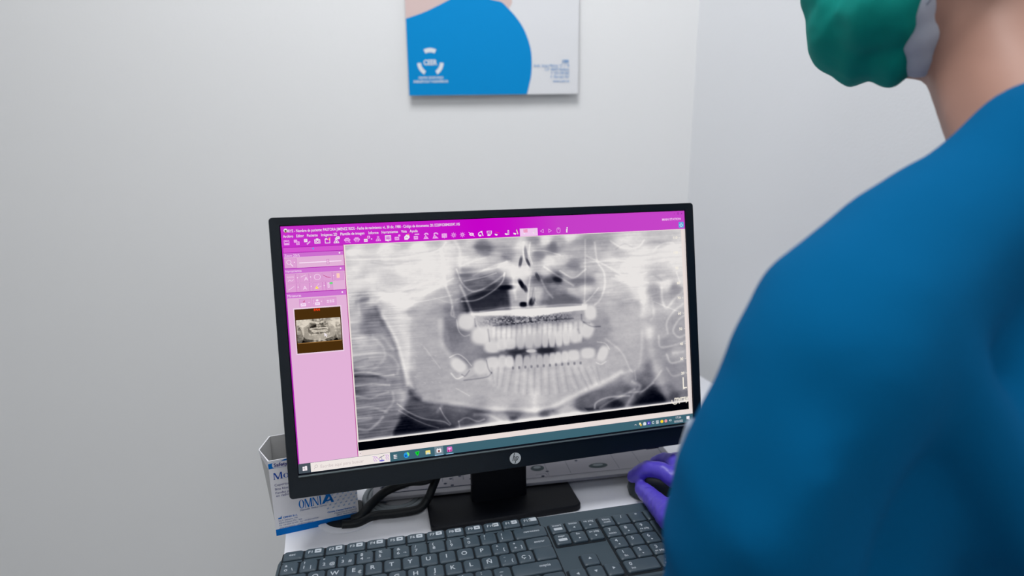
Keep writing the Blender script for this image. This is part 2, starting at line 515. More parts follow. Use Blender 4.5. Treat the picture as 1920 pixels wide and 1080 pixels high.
sc.line([(334, 1050), (344, 1064), (352, 1050)], 2, VIO, 6); sc.line([(345, 1056), (368, 1046)], 2, S(60, 70, 70), 6)
sc.line([(356, 1052), (356, 1066)], 2, S(120, 130, 180), 6); sc.disc(356, 1069, 12, 4, IND, 6)
xi = lambda px, py: s2u(px, py)[0]
x = xi(741, 856)
for yy in (1051, 1058, 1065): sc.rect(x - 7, yy, x + 3, yy + 4, WH, 6); sc.rect(x + 5, yy, x + 8, yy + 4, WH, 6)
x = xi(762, 853); sc.disc(x, 1059, 12, 13, S(40, 150, 220), 6); sc.arc(x + 1, 1057, 5, 12, -80, 40, S(120, 220, 120), 7); sc.disc(x - 3, 1062, 5, 5, S(20, 90, 180), 8)
x = xi(782.5, 851); sc.poly([(x - 10, 1050), (x + 10, 1048), (x + 7, 1060), (x + 1, 1070), (x - 6, 1061)], S(20, 215, 50), 6); sc.poly([(x - 3, 1054), (x + 6, 1052), (x + 1, 1062)], S(0, 130, 40), 7)
x = xi(802.5, 848.5); sc.rect(x - 11, 1050, x + 11, 1068, S(245, 225, 130), 6, 2); sc.rect(x - 7, 1060, x + 7, 1068, S(190, 215, 220), 7)
x = xi(823, 846); sc.rect(x - 20, 1038, x + 20, 1079, S(118, 138, 150), 5); sc.rect(x - 20, 1077, x + 20, 1080, S(150, 200, 235), 6)
sc.rect(x - 11, 1050, x + 11, 1067, WH, 6, 3); sc.rect(x - 8, 1047, x - 3, 1051, WH, 6); sc.rect(x + 4, 1046, x + 7, 1051, WH, 6); sc.disc(x, 1060, 5, 5, S(120, 60, 50), 7)
x = xi(843, 843.5); sc.rect(x - 12, 1046, x + 12, 1070, S(215, 120, 200), 6, 4); sc.rect(x - 9, 1060, x - 3, 1069, S(180, 30, 120), 7); sc.rect(x + 3, 1060, x + 9, 1069, S(180, 30, 120), 7)
sc.rect(x - 5, 1052, x + 5, 1060, S(240, 190, 235), 7); sc.rect(x - 17, 1077, x + 17, 1080, S(150, 200, 235), 6)
# tray icons, clock
ty = 1058
for px, c in ((1200, S(250, 240, 190)), (1208.5, S(215, 225, 230)), (1216.5, S(80, 60, 190)), (1224.5, S(205, 215, 225)), (1232.5, S(220, 225, 230)), (1241, S(250, 215, 50)), (1248.5, S(225, 150, 160)), (1257, S(205, 215, 220))):
    x = xi(px, 793)
    if px == 1248.5 or px == 1241: sc.disc(x, ty, 8, 8, c, 6)
    elif px == 1224.5: sc.arc(x, ty, 4, 7, 20, 330, c, 6)
    elif px == 1232.5: sc.frame(x - 7, ty - 8, x + 7, ty + 8, 3, c, 6); sc.rect(x - 2, ty - 8, x + 1, ty + 8, c, 6)
    elif px == 1257: sc.poly([(x - 7, ty - 3), (x - 3, ty - 3), (x, ty - 7), (x, ty + 7), (x - 3, ty + 3), (x - 7, ty + 3)], c, 6); sc.arc(x, ty, 5, 7, -50, 50, c, 6)
    elif px == 1216.5: sc.rect(x - 9, ty - 8, x + 9, ty + 8, c, 6); sc.poly([(x - 3, ty - 4), (x + 4, ty), (x - 3, ty + 4)], WH, 7)
    elif px == 1208.5: sc.rect(x - 8, ty - 4, x + 8, ty + 8, c, 6); sc.rect(x - 5, ty - 9, x + 5, ty - 5, c, 6)
    else: sc.rect(x - 5, ty - 8, x + 4, ty + 3, c, 6, 2); sc.disc(x + 4, ty + 4, 5, 5, S(230, 190, 60), 7)
x = xi(1191.5, 797); sc.line([(x - 5, ty + 2), (x, ty - 3), (x + 5, ty + 2)], 2, WH, 6)
x = xi(1272, 785)
sc.text('17:26', x, 1053, 15, WH, 6, center=True); sc.text('03/02/2022', x, 1073, 15, WH, 6, center=True, width=48)
x = xi(1290, 783); sc.rect(x - 9, 1048, x + 8, 1064, WH, 6, 2); sc.poly([(x - 2, 1063), (x + 8, 1063), (x + 8, 1071)], WH, 6)
# title, menu
sc.disc(20, 18, 8, 8, S(225, 235, 225), 6); sc.disc(20, 20, 4.5, 4, S(90, 60, 60), 7); sc.poly([(14, 24), (26, 24), (20, 29)], S(190, 150, 60), 7)
x0 = s2u(539, 431)[0]; x1 = s2u(862, 419)[0]
tt = 'iRYS - Nombre de paciente: PASTORA JIMENEZ RIOS - Fecha de nacimiento: vi., 30 dic. 1988 - Código de documento: 20.1222091208403597.105'
sc.text(tt, x0, 27, 17.5, WH, 6, width=x1 - x0, bold=0.012)
for t_, pa, pb in (('Archivo', 530.5, 549.5), ('Editor', 555.5, 569.5), ('Paciente', 575.5, 595.5), ('Imágenes 2D', 602, 632), ('Plantilla de imagen', 638, 683), ('Informe', 691, 709.5), ('Herramientas', 715.5, 746), ('Vista', 752, 762.5), ('Ayuda', 768, 783)):
    yv = 441 - (pa - 530) * 0.0365
    xa_, xb_ = s2u(pa, yv)[0], s2u(pb, yv - 0.0365 * (pb - pa))[0]
    sc.text(t_, xa_, 49, 17, WH, 6, width=xb_ - xa_, bold=0.012)
sc.text('MAIN STATION', s2u(1276, 410)[0], 45, 15, S(244, 205, 244), 6, right=True, bold=0.02)
sc.text('-', 1862, 18, 18, S(90, 20, 100), 6); sc.frame(1880, 8, 1889, 17, 1.2, S(90, 20, 100), 6); sc.text('x', 1900, 17, 16, S(90, 20, 100), 6)
x, y = s2u(1277, 421.5); sc.rect(x - 14, y - 14, x + 14, y + 14, S(70, 175, 220), 6, 3); sc.arc(x, y + 1, 6, 8.5, -50, 230, WH, 7); sc.rect(x - 1.2, y - 10, x + 1.2, y, WH, 7)
# toolbar icons
LL = LILAC


def ic(px, py): return s2u(px, py)


IY = 70


def im(x, y, w, h, c, l=6):        # small picture glyph
    sc.rect(x - w / 2, y - h / 2, x + w / 2, y + h / 2, c, l, 2)
    sc.line([(x - w * .35, y + h * .15), (x - w * .1, y - h * .15), (x + w * .1, y + h * .1), (x + w * .35, y - h * .1)], 1.6, MAG, l + 1)


x = ic(537.5, 455)[0]; sc.frame(x - 11, IY - 10, x + 11, IY + 11, 2.5, LL, 6); sc.rect(x - 7, IY - 10, x + 7, IY - 3, LL, 6); sc.rect(x - 8, IY + 2, x + 8, IY + 11, LL, 6); sc.rect(x + 1, IY - 9, x + 4, IY - 5, MAG, 7)
x = ic(556, 453)[0]; sc.rect(x - 11, IY - 11, x + 3, IY + 2, LL, 6, 2); sc.rect(x - 2, IY - 3, x + 12, IY + 12, S(215, 120, 215), 7, 2); sc.frame(x - 2, IY - 3, x + 12, IY + 12, 2, LL, 8); sc.line([(x + 1, IY + 5), (x + 5, IY + 8), (x + 9, IY)], 2, LL, 8)
x = ic(576, 452)[0]; sc.rect(x - 13, IY - 12, x + 1, IY + 2, WH, 6, 2); sc.rect(x - 10, IY - 10, x - 2, IY - 5, LL, 7); sc.line([(x - 2, IY + 12), (x + 12, IY - 1)], 6, LL, 7)
x = ic(595, 452)[0]; sc.frame(x - 12, IY - 8, x + 12, IY + 10, 2.6, WH, 6); sc.rect(x - 5, IY - 12, x + 5, IY - 7, WH, 6); sc.arc(x + 1, IY + 1, 3.5, 6, 0, 360, WH, 6); sc.rect(x - 10, IY - 5, x - 6, IY + 7, LL, 6)
x = ic(614, 451)[0]; sc.frame(x - 11, IY - 8, x + 11, IY + 11, 2.6, WH, 6); sc.rect(x - 9, IY - 11, x - 1, IY - 6, WH, 6); sc.poly([(x + 4, IY - 12), (x + 13, IY - 14), (x + 12, IY - 4)], S(255, 170, 140), 7); sc.rect(x + 2, IY - 8, x + 8, IY - 3, S(255, 120, 110), 7)


def person_ic(x, c, s=1.0, dy=0):
    sc.arc(x, IY - 7 * s + dy, 2.5 * s, 5.2 * s, 0, 360, c, 6); sc.line([(x - 11 * s, IY + 11 * s + dy), (x - 4 * s, IY - 1 * s + dy), (x + 4 * s, IY - 1 * s + dy), (x + 11 * s, IY + 11 * s + dy), (x - 11 * s, IY + 11 * s + dy)], 2.4, c, 6)
    sc.disc(x, IY + 6 * s + dy, 4 * s, 3.4 * s, c, 6)


x = ic(631, 450)[0]; person_ic(x - 1, WH); sc.rect(x - 1, IY - 17, x + 14, IY - 5, WH, 8, 3); sc.line([(x + 2, IY - 10), (x + 6, IY - 13), (x + 10, IY - 9)], 1.5, MAG, 9)


def printer(x, c):
    sc.rect(x - 8, IY - 9, x + 8, IY - 4, c, 6); sc.rect(x - 13, IY - 4, x + 13, IY + 5, c, 6, 3); sc.frame(x - 8, IY + 3, x + 8, IY + 11, 2, c, 7); sc.rect(x - 8, IY - 1, x + 8, IY + 1, MAG, 8)


x = ic(651, 450)[0]; printer(x, LL); sc.line([(x + 4, IY + 3), (x + 13, IY + 14)], 3, LL, 8)
x = ic(669, 449)[0]; printer(x, LL)
x = ic(687, 449)[0]; im(x - 3, IY + 6, 16, 13, WH); sc.frame(x + 5, IY - 14, x + 16, IY - 2, 3, S(244, 190, 240), 6); sc.line([(x - 4, IY - 4), (x + 4, IY - 9)], 1.6, S(240, 80, 90), 6); sc.disc(ic(696, 448)[0] + 2, IY + 1, 2.6, 2.6, WH, 6)
x = ic(709, 446)[0]; person_ic(x, LL, 0.95)
x = ic(727.5, 445)[0]; sc.frame(x - 13, IY - 12, x + 13, IY + 12, 3, WH, 6)
for k in range(3):
    for j in range(3): sc.rect(x - 9 + k * 6.5, IY - 8 + j * 6, x - 4.5 + k * 6.5, IY - 4 + j * 6, S(240, 195, 240), 6)
sc.poly([(x - 12, IY + 12), (x - 3, IY + 6), (x + 4, IY + 15)], WH, 8)
x = ic(745, 446)[0]; im(x - 2, IY + 4, 20, 15, LL); sc.disc(x + 9, IY - 9, 5, 5, LL, 6)
x = ic(763, 444)[0]; sc.poly([(x - 12, IY - 2), (x - 2, IY - 12), (x + 10, IY - 10), (x + 12, IY + 2), (x + 2, IY + 12), (x - 12, IY + 11)], WH, 6); sc.rect(x + 2, IY - 15, x + 11, IY - 8, S(250, 130, 140), 7, 2); sc.line([(x - 8, IY + 4), (x - 2, IY - 1), (x + 4, IY + 3)], 1.8, MAG, 8)
x = ic(780, 443)[0]; im(x - 1, IY + 4, 19, 16, LL); sc.rect(x - 6, IY - 14, x + 15, IY - 8, LL, 6, 2)
x = ic(799, 442)[0]; sc.poly([(x - 13, IY + 12), (x - 2, IY - 8), (x + 11, IY + 12)], LL, 6); sc.arc(x + 1, IY - 5, 5, 11, 190, 350, LL, 7); sc.line([(x - 4, IY + 6), (x + 2, IY - 4)], 1.6, MAG, 8)
x = ic(816, 441)[0]; sc.poly([(x - 13, IY + 12), (x - 5, IY - 8), (x + 15, IY + 12)], LL, 6); sc.arc(x + 3, IY - 4, 6, 12, 200, 350, LL, 7); sc.line([(x - 6, IY + 6), (x + 2, IY + 1)], 1.6, MAG, 8)
x = ic(833, 441)[0]; sc.rect(x - 12, IY - 9, x + 12, IY + 10, LL, 6, 2); sc.rect(x - 1.5, IY - 10, x + 1.5, IY + 13, LL, 6); sc.line([(x + 2, IY + 3), (x + 8, IY + 3)], 1.6, MAG, 8); sc.line([(x - 6, IY - 2), (x, IY - 2)], 1.6, MAG, 8)
for pxx in (850.5, 867):
    x = ic(pxx, 440)[0]; sc.arc(x, IY, 4, 7.5, 0, 360, LL, 6)
    for k in range(8):
        an = k * math.pi / 4; sc.line([(x + 8.5 * math.cos(an), IY + 8.5 * math.sin(an)), (x + 12.5 * math.cos(an), IY + 12.5 * math.sin(an))], 2.2, LL, 6)
    sc.rect(x - 3, IY - 1, x + 3, IY + 1, LL, 6)
x = ic(884, 438)[0]; sc.disc(x, IY, 11, 7, S(245, 205, 240), 6); sc.disc(x, IY, 4, 4, S(205, 90, 205), 7); sc.line([(x - 13, IY - 10), (x + 13, IY + 10)], 3, S(245, 205, 240), 8)
x = ic(901, 437)[0]; sc.arc(x, IY + 2, 8, 12, 150, 300, WH, 6); sc.rect(x - 9, IY + 4, x + 3, IY + 12, WH, 7, 3); sc.line([(x + 6, IY - 8), (x + 11, IY + 10)], 4, WH, 6); sc.poly([(x, IY - 12), (x + 10, IY - 13), (x + 4, IY - 4)], WH, 6)
x = ic(917.5, 436.5)[0]; sc.frame(x - 12, IY - 12, x + 12, IY - 1, 2.5, WH, 6); sc.rect(x - 10, IY + 3, x + 2, IY + 11, WH, 7, 3); sc.line([(x + 2, IY + 10), (x + 10, IY)], 3, WH, 7)
for pxx, kind in ((932, 0), (951, 1), (967, 2)):
    x = ic(pxx, 436)[0]; sc.poly([(x - 12, IY + 2), (x + 2, IY + 5), (x - 1, IY + 12), (x - 11, IY + 9)], WH, 7)
    if kind == 0: sc.line([(x - 8, IY - 6), (x + 10, IY)], 3, S(235, 50, 120), 6)
    if kind == 1: sc.frame(x + 2, IY - 12, x + 9, IY + 10, 2.2, WH, 6)
    if kind == 2: sc.poly([(x + 2, IY - 10), (x + 6, IY - 14), (x + 12, IY + 8), (x + 9, IY + 12)], S(240, 215, 190), 6)
xa_, xb_ = ic(975, 440)[0], ic(1008, 434)[0]; sc.rect(xa_, 54, xb_, 90, S(240, 200, 238), 6)
x = ic(985, 434)[0]
for k in range(3):
    for j in range(3): sc.rect(x - 9 + k * 7, IY - 11 + j * 5, x - 4 + k * 7, IY - 7.4 + j * 5, S(235, 110, 150), 7)
sc.poly([(x - 12, IY + 3), (x - 2, IY + 7), (x - 5, IY + 12)], WH, 8)
x = ic(1001, 433)[0]; sc.poly([(x - 9, IY + 3), (x + 2, IY + 6), (x - 2, IY + 12)], WH, 8); sc.frame(x + 2, IY - 9, x + 8, IY + 5, 1.5, S(215, 215, 210), 7)
x = ic(1016, 431.5)[0]; sc.line([(x + 7, IY - 9), (x - 8, IY), (x + 7, IY + 8), (x + 7, IY - 9)], 2, LL, 6)
x = ic(1031, 431)[0]; sc.line([(x - 7, IY - 9), (x + 8, IY), (x - 7, IY + 8), (x - 7, IY - 9)], 2, LL, 6)
x = ic(1047, 430.5)[0]; sc.line(rrect(16, 24, 7, 5, x, IY) + [rrect(16, 24, 7, 5, x, IY)[0]], 2.4, LL, 6); sc.rect(x - 1, IY - 10, x + 1, IY - 3, LL, 6)
x = ic(1063, 430)[0]; sc.disc(x + 1, IY - 10, 3.4, 3.4, WH, 6); sc.poly([(x - 4, IY - 5), (x + 3, IY - 5), (x + 1, IY + 11), (x + 4, IY + 12), (x - 5, IY + 12)], WH, 6)
# side panel
TW = S(248, 226, 246)
sc.poly([(122, 100), (130, 96), (130, 106)], S(80, 160, 230), 5)
for t_, y_, w_ in (('Zoom 206%', 132, 62), ('Herramientas', 199, 65), ('Miniaturas', 306, 56)):
    sc.text(t_, 8, y_, 16, TW, 5, width=w_)
for y_ in (125, 193, 298): sc.disc(236, y_, 4, 4, TW, 5, 6)
class Panel(Art):
    """the tool panel of the window: the same drawing on its own scale"""
    def __init__(s): s.O, s.X, s.Y, s.N, s.st, s.v, s.f, s.c = sc.O, sc.X, sc.Y, sc.N, sc.st, sc.v, sc.f, sc.c

    def add(s, pts, faces, col, layer=1):
        Art.add(s, [(3 + .93 * x if y > 200 else x, y if y < 205 else float(np.interp(y, [205, 211, 255, 258, 303, 335, 382], [201, 207, 245, 247, 286, 317, 352]))) for x, y in pts], faces, col, layer)


sb = Panel()


def im2(x, y, w, h, c, l=6):
    sb.rect(x - w / 2, y - h / 2, x + w / 2, y + h / 2, c, l, 2)
    sb.line([(x - w * .35, y + h * .15), (x - w * .1, y - h * .15), (x + w * .1, y + h * .1), (x + w * .35, y - h * .1)], 1.6, MAG, l + 1)


BTN = S(222, 160, 212); BO = S(208, 132, 200)


def btn(x0, y0, x1, y1):
    sb.rect(x0, y0, x1, y1, BO, 3); sb.rect(x0 + 1.5, y0 + 1.5, x1 - 1.5, y1 - 1.5, BTN, 4)


btn(5, 139, 56, 181); sb.arc(24, 155, 8, 10, 0, 360, TW, 5); sb.line([(30, 162), (40, 174)], 3, TW, 5); sb.disc(46, 156, 2.5, 2.5, TW, 5)
sb.rect(66, 158, 242, 162, TW, 5); sb.frame(179, 150, 190, 172, 1.6, S(200, 120, 190), 7); sb.rect(180.5, 151.5, 188.5, 170.5, S(232, 185, 222), 6)
BX = [(6, 48), (48, 62), (64, 106), (106, 120), (122, 164), (166, 210), (210, 222), (224, 262)]
for x0_, x1_ in BX: btn(x0_, 211, x1_, 255)
for x0_, x1_ in [(6, 48), (48, 62), (64, 106), (106, 120), (122, 164), (164, 178), (178, 210)]: btn(x0_, 258, x1_, 303)
for x_, y_ in ((55, 230), (113, 230), (216, 230), (55, 278), (113, 278), (171, 278)): sb.disc(x_, y_, 2.6, 2.6, TW, 5)
for k in range(6): sb.line([(12 + 5 * k, 222), (12 + 5 * k, 228 + 2 * (k % 2))], 1.5, TW, 5)
sb.line([(12, 247), (20, 238), (27, 246), (38, 238)], 1.8, TW, 5); sb.line([(70, 228), (92, 218)], 1.8, TW, 5)
sb.text('A', 84, 246, 26, TW, 5); sb.arc(143, 232, 13, 14.8, 0, 360, TW, 5); sb.line([(170, 224), (184, 234), (203, 238)], 2.4, S(190, 50, 120), 5)
sb.rect(230, 219, 244, 243, S(252, 205, 190), 5, 2); sb.line([(12, 290), (38, 273)], 1.8, TW, 5); sb.text('A', 76, 292, 26, TW, 5)
sb.poly([(128, 292), (146, 292), (138, 277)], S(250, 225, 60), 5); sb.line([(128, 292), (148, 266)], 1.5, TW, 5); sb.line([(128, 292), (158, 280)], 1.5, TW, 5)
sb.frame(187, 264, 194, 290, 2, TW, 5); sb.disc(203, 268, 8, 5.5, S(110, 215, 130), 6)
for x0_ in (55, 112, 168): btn(x0_, 335, x0_ + 53, 382)
im2(72, 369, 24, 18, TW, 5); sb.line([(72, 350), (75, 354), (80, 344)], 3, S(190, 20, 90), 6); sb.disc(98, 357, 2.5, 2.5, TW, 5)
im2(135, 368, 22, 16, TW, 5); sb.disc(135, 348, 6, 6, TW, 6); sb.disc(154, 355, 2.5, 2.5, TW, 5)
for k in range(3):
    sb.rect(116, 345 + 9 * k, 119, 348 + 9 * k, TW, 6)
    for j in range(2): sb.rect(178 + k * 12, 350 + 10 * j, 187 + k * 12, 355 + 10 * j, TW, 5)
# thumbnail
sc.rect(27, 355, 227, 558, S(238, 210, 232), 4); BR = S(72, 46, 14)
sc.rect(31, 360, 223, 553, BR, 5); sc.text('PAN', 112, 372, 14, S(250, 60, 20), 7, width=25, bold=0.03)
sc.rect(36, 508, 219, 511, S(150, 110, 60), 6)


# ---- the radiograph: brightness painted as tissue, bone and teeth
def paint(PX, PY, U, V):
    rng = np.random.RandomState(7)
    C = """650 462 .70 700 461 .76 760 456 .74 820 452 .74 870 449 .72 930 447 .74 660 473 .93 720 470 .93 780 466 .93 840 458 .90 660 492 .77 700 491 .76
    740 483 .83 760 487 .87 670 503 .88 683 508 .70 697 506 .76 800 495 .93 830 510 .92 760 505 .92 700 520 .90 660 530 .86 735 530 .72 722 527 .74 790 530 .90
    830 525 .84 660 560 .76 680 563 .56 655 590 .70 700 565 .80 706 582 .46 700 592 .42 730 560 .90 760 572 .90 725 590 .78 772 586 .66 800 565 .70 830 560 .70
    845 580 .45 820 590 .62 790 555 .80 850 545 .66 852 562 .60 850 452 .75 880 455 .80 900 463 .42 912 467 .42 880 470 .76 870 490 .88 900 490 .85 930 480 .74
    950 480 .52 945 467 .62 960 455 .72 975 460 .90 978 485 .78 990 470 .8 1005 450 .55 1010 478 .52 1037 465 .42 1020 450 .92 1050 455 .66 1050 485 .82 1030 490 .90
    950 500 .92 970 510 .93 990 510 .93 1003 510 .7 1008 520 .34 1020 510 .80 873 515 .55 890 520 .66 920 512 .78 905 527 .46 880 535 .40 920 535 .30 945 538 .16
    930 518 .60 870 550 .50 900 548 .34 930 550 .26 900 568 .20 920 567 .25 880 577 .25 943 570 .42 872 560 .38 962 540 .90 975 555 .70 958 560 .66 990 553 .72
    1015 550 .75 1022 560 .70 1028 527 .34 1045 524 .18 1036 540 .52 1050 545 .6 1050 565 .40 1030 567 .4 1018 572 .62
    1070 446 .90 1080 455 .60 1100 455 .56 1080 465 .66 1130 455 .62 1115 472 .72 1150 470 .72 1155 477 .64 1170 460 .88 1150 485 .86 1200 480 .92 1180 500 .93
    1240 448 .76 1260 470 .90 1275 500 .88 1240 510 .76 1230 508 .70 1190 525 .93 1075 500 .48 1100 502 .72 1070 513 .82 1080 527 .46 1100 527 .50 1065 524 .62
    1130 520 .80 1140 540 .82 1100 543 .80 1072 550 .74 1065 565 .42 1060 560 .34 1110 555 .62 1160 545 .78 1170 560 .70 1200 543 .90 1206 560 .90 1226 545 .62
    1230 560 .62 1250 535 .90 1265 540 .54 1270 550 .56 1282 530 .85 1165 572 .62 1145 570 .70 1130 590 .62 1190 575 .72 1215 582 .80 1250 575 .76 1282 560 .76
    1140 580 .70 1160 580 .68 1180 575 .70 1150 600 .70 1180 600 .72 1137 600 .56 1130 620 .55 1125 640 .54 1160 630 .72 1195 620 .75 1215 620 .78 1110 650 .52
    1100 652 .50 1060 652 .50 1080 646 .50 1030 655 .28 1015 657 .22 1206 650 .65 1217 650 .58 1200 690 .60 1215 690 .42 1180 660 .66 1194 680 .68 1150 680 .73 1170 705 .66 1130 700 .71
    660 600 .80 660 620 .68 690 617 .46 700 612 .38 711 608 .42 700 627 .52 722 622 .56 740 610 .80 760 600 .84 768 620 .72 800 610 .63 820 610 .68 842 610 .42
    850 640 .44 845 650 .46 700 640 .70 680 640 .76 722 648 .60 740 652 .56 660 650 .64 690 660 .66 728 668 .62 762 660 .80 764 684 .78 790 650 .66 820 650 .70
    800 680 .61 830 672 .62 862 655 .50 680 682 .62 712 690 .56 745 690 .62 665 703 .34 700 707 .40 730 712 .50 755 702 .60 760 740 .62 680 717 .40 700 730 .52
    660 737 .34 790 700 .62 820 700 .62 850 705 .68 800 722 .62 787 733 .58 665 745 .46 690 750 .44 720 745 .47 742 762 .46 755 742 .62 765 728 .60 769 735 .32
    780 748 .34 802 757 .38 775 770 .30 792 772 .34 762 790 .06 772 800 .01 800 800 .01 750 795 .35 735 800 .42 700 790 .44 680 782 .46 670 812 .36 700 816 .34
    738 812 .30 832 766 .42 818 762 .45 862 772 .46 882 786 .30 832 790 .24 862 797 .32 850 806 .06 820 807 .02 790 810 .02 900 790 .38 895 780 .32 930 792 .66 950 786 .72
    940 800 .85 910 803 .60 960 776 .44 800 742 .60 840 740 .71 870 742 .73 900 718 .68 860 722 .62 940 722 .72 980 730 .77 1002 750 .88 1040 740 .73 1080 722 .69
    1100 702 .70 1120 718 .73 1060 755 .72 940 757 .80 1000 765 .84 1150 705 .71 1172 715 .58 1130 740 .42 1110 750 .40 1160 738 .42 1092 763 .26 1060 772 .72
    1080 777 .78 1112 775 .10 1040 780 .56 1175 728 .32 1186 720 .52 1200 720 .36 1210 700 .36 1205 728 .26 1220 735 .10 1230 748 .03 1180 750 .36 1155 758 .10
    1198 757 .10 1215 757 .01 1240 712 .56 1250 730 .40 1262 745 .28 1230 690 .62 1260 690 .52 1280 690 .56 1270 660 .66 1280 640 .60 1250 650 .55 1240 620 .66
    1260 610 .60 1277 600 .62 1230 600 .66 1275 720 .52 1285 745 .42 960 785 .16 1000 783 .60 1022 780 .30 980 790 .55 1020 795 .85 930 602 .56 950 602 .42 970 602 .50 1000 600 .52
    1040 597 .46 1062 594 .46 1080 598 .62 920 620 .82 950 625 .82 990 625 .80 1030 620 .80 1065 615 .82 1085 608 .72 900 600 .66 890 590 .72 880 655 .54 870 665 .50
    895 665 .50 910 668 .46 940 664 .40 965 662 .20 985 662 .26 1000 660 .62 1045 655 .42 850 620 .42 855 600 .46 1120 610 .56 930 690 .78 960 690 .70 1000 690 .68
    1040 688 .70 1080 682 .74 1110 682 .72 930 706 .72 980 706 .74 1030 704 .72 1140 640 .60 1146 660 .7"""
    a = np.array([float(t) for t in C.split()]).reshape(-1, 3)
    num = np.zeros_like(PX); den = np.zeros_like(PX)
    for x, y, v in a:
        w = 1.0 / (((PX - x) ** 2 * 0.7 + (PY - y) ** 2 * 1.2) + 55.0) ** 2.3
        num += w * v; den += w
    I = num / den

    def stroke(pts, sg, amp, n=6):
        nonlocal I
        P = smooth_path([(p[0], p[1], 0) for p in pts], n); P = [(p.x, p.y) for p in P]
        xs = [p[0] for p in P]; ys = [p[1] for p in P]; m = 3.2 * sg
        sel = (PX > min(xs) - m) & (PX < max(xs) + m) & (PY > min(ys) - m) & (PY < max(ys) + m)
        if not sel.any(): return
        qx, qy = PX[sel], PY[sel]; D = np.full(qx.shape, 1e9)
        for (x0, y0), (x1, y1) in zip(P, P[1:]):
            dx, dy = x1 - x0, y1 - y0; L = dx * dx + dy * dy + 1e-9
            t = np.clip(((qx - x0) * dx + (qy - y0) * dy) / L, 0, 1)
            D = np.minimum(D, (qx - x0 - t * dx) ** 2 + (qy - y0 - t * dy) ** 2)
        I[sel] += amp * 0.82 * np.exp(-D / (2 * sg * sg))

    def blob(x, y, rx, ry, ang, val, soft=0.25, p=2.6, mix=1.0):
        nonlocal I
        c, s = math.cos(math.radians(ang)), math.sin(math.radians(ang))
        X = ((PX - x) * c + (PY - y) * s) / rx; Y = (-(PX - x) * s + (PY - y) * c) / ry
        r = (np.abs(X) ** p + np.abs(Y) ** p) ** (1 / p)
        w = np.clip((1 + soft - r) / (2 * soft), 0, 1); w = w * w * (3 - 2 * w) * mix
        I = I * (1 - w) + val * w

    def smooth_noise(nu, nv, seed):
        r = np.random.RandomState(seed); h, w = PX.shape
        gy, gx = max(4, int(h / nv) + 3), max(4, int(w / nu) + 3); g = r.rand(gy, gx) - 0.5
        yy = np.arange(h) / nv; xx = np.arange(w) / nu
        y0 = yy.astype(int); x0 = xx.astype(int); fy = yy - y0; fx = xx - x0
        fy = (fy * fy * (3 - 2 * fy))[:, None]; fx = (fx * fx * (3 - 2 * fx))[None]
        A = g[y0][:, x0]; B = g[y0][:, x0 + 1]; Cc = g[y0 + 1][:, x0]; D = g[y0 + 1][:, x0 + 1]
        return (A * (1 - fx) + B * fx) * (1 - fy) + (Cc * (1 - fx) + D * fx) * fy
    k = PX.shape[1] / 800.0
    up = 1 / (1 + np.exp((V - 430) / 50.0)); lf = 1 / (1 + np.exp((U - 520) / 50.0)) * (V > 300)
    I[:] = np.clip(I, 0, 1)
    RG = [([(736, 824), (740, 806), (757, 785), (768, 775), (795, 787), (830, 797), (852, 801), (846, 810)], .02, 4, .95),
          ([(1185, 763), (1206, 745), (1222, 733), (1240, 741), (1252, 756)], .03, 6, .85),
          ([(1096, 765), (1112, 765), (1116, 774), (1104, 772)], .06, 2, .8),
          ([(688, 606), (712, 596), (720, 606), (712, 618), (692, 624)], .42, 6, .7),
          ([(655, 470), (850, 458), (842, 515), (790, 560), (740, 560), (700, 540), (655, 530)], .91, 14, .45),
          ([(1130, 480), (1160, 470), (1285, 465), (1285, 515), (1230, 500), (1200, 555), (1160, 520)], .91, 12, .45),
          ([(868, 505), (905, 512), (950, 508), (956, 540), (955, 575), (880, 582), (866, 550)], .34, 9, .45),
          ([(1020, 536), (1060, 545), (1088, 560), (1090, 573), (1012, 574)], .32, 6, .55),
          ([(1032, 500), (1100, 500), (1098, 528), (1040, 520)], .55, 6, .35),
          ([(690, 612), (702, 600), (714, 602), (724, 622), (738, 655), (746, 690), (748, 712), (735, 700), (715, 640)], .52, 9, .6),
          ([(712, 572), (735, 558), (757, 575), (768, 605), (771, 650), (768, 700), (776, 728), (764, 722), (757, 695), (746, 655), (728, 612)], .80, 5, .75),
          ([(772, 600), (800, 592), (836, 600), (842, 645), (862, 680), (900, 712), (1000, 722), (1100, 705), (1136, 650), (1144, 622), (1165, 645), (1182, 680), (1192, 694), (1150, 716), (1072, 750), (1010, 770), (930, 768), (850, 756), (802, 747), (778, 728), (768, 690)], .66, 5, .55),
          ([(768, 738), (800, 760), (850, 768), (905, 776), (880, 800), (760, 806), (742, 800)], .24, 8, .55),
          ([(738, 812), (752, 780), (768, 786), (810, 805), (800, 815)], .02, 5, .7),
          ([(1070, 760), (1110, 740), (1165, 712), (1180, 722), (1130, 752), (1115, 766)], .38, 6, .6),
          ([(1135, 560), (1200, 560), (1207, 620), (1204, 665), (1192, 690), (1172, 660), (1148, 615)], .70, 6, .45),
          ([(866, 560), (905, 545), (948, 536), (955, 555), (957, 582), (900, 587), (876, 586)], .08, 5, .75),
          ([(1030, 556), (1060, 555), (1090, 566), (1092, 574), (1025, 576)], .34, 6, .6),
          ([(884, 589), (930, 583), (985, 580), (1050, 576), (1100, 573), (1100, 580), (1050, 585), (1000, 594), (950, 592), (900, 592)], .95, 2.5, .8)]
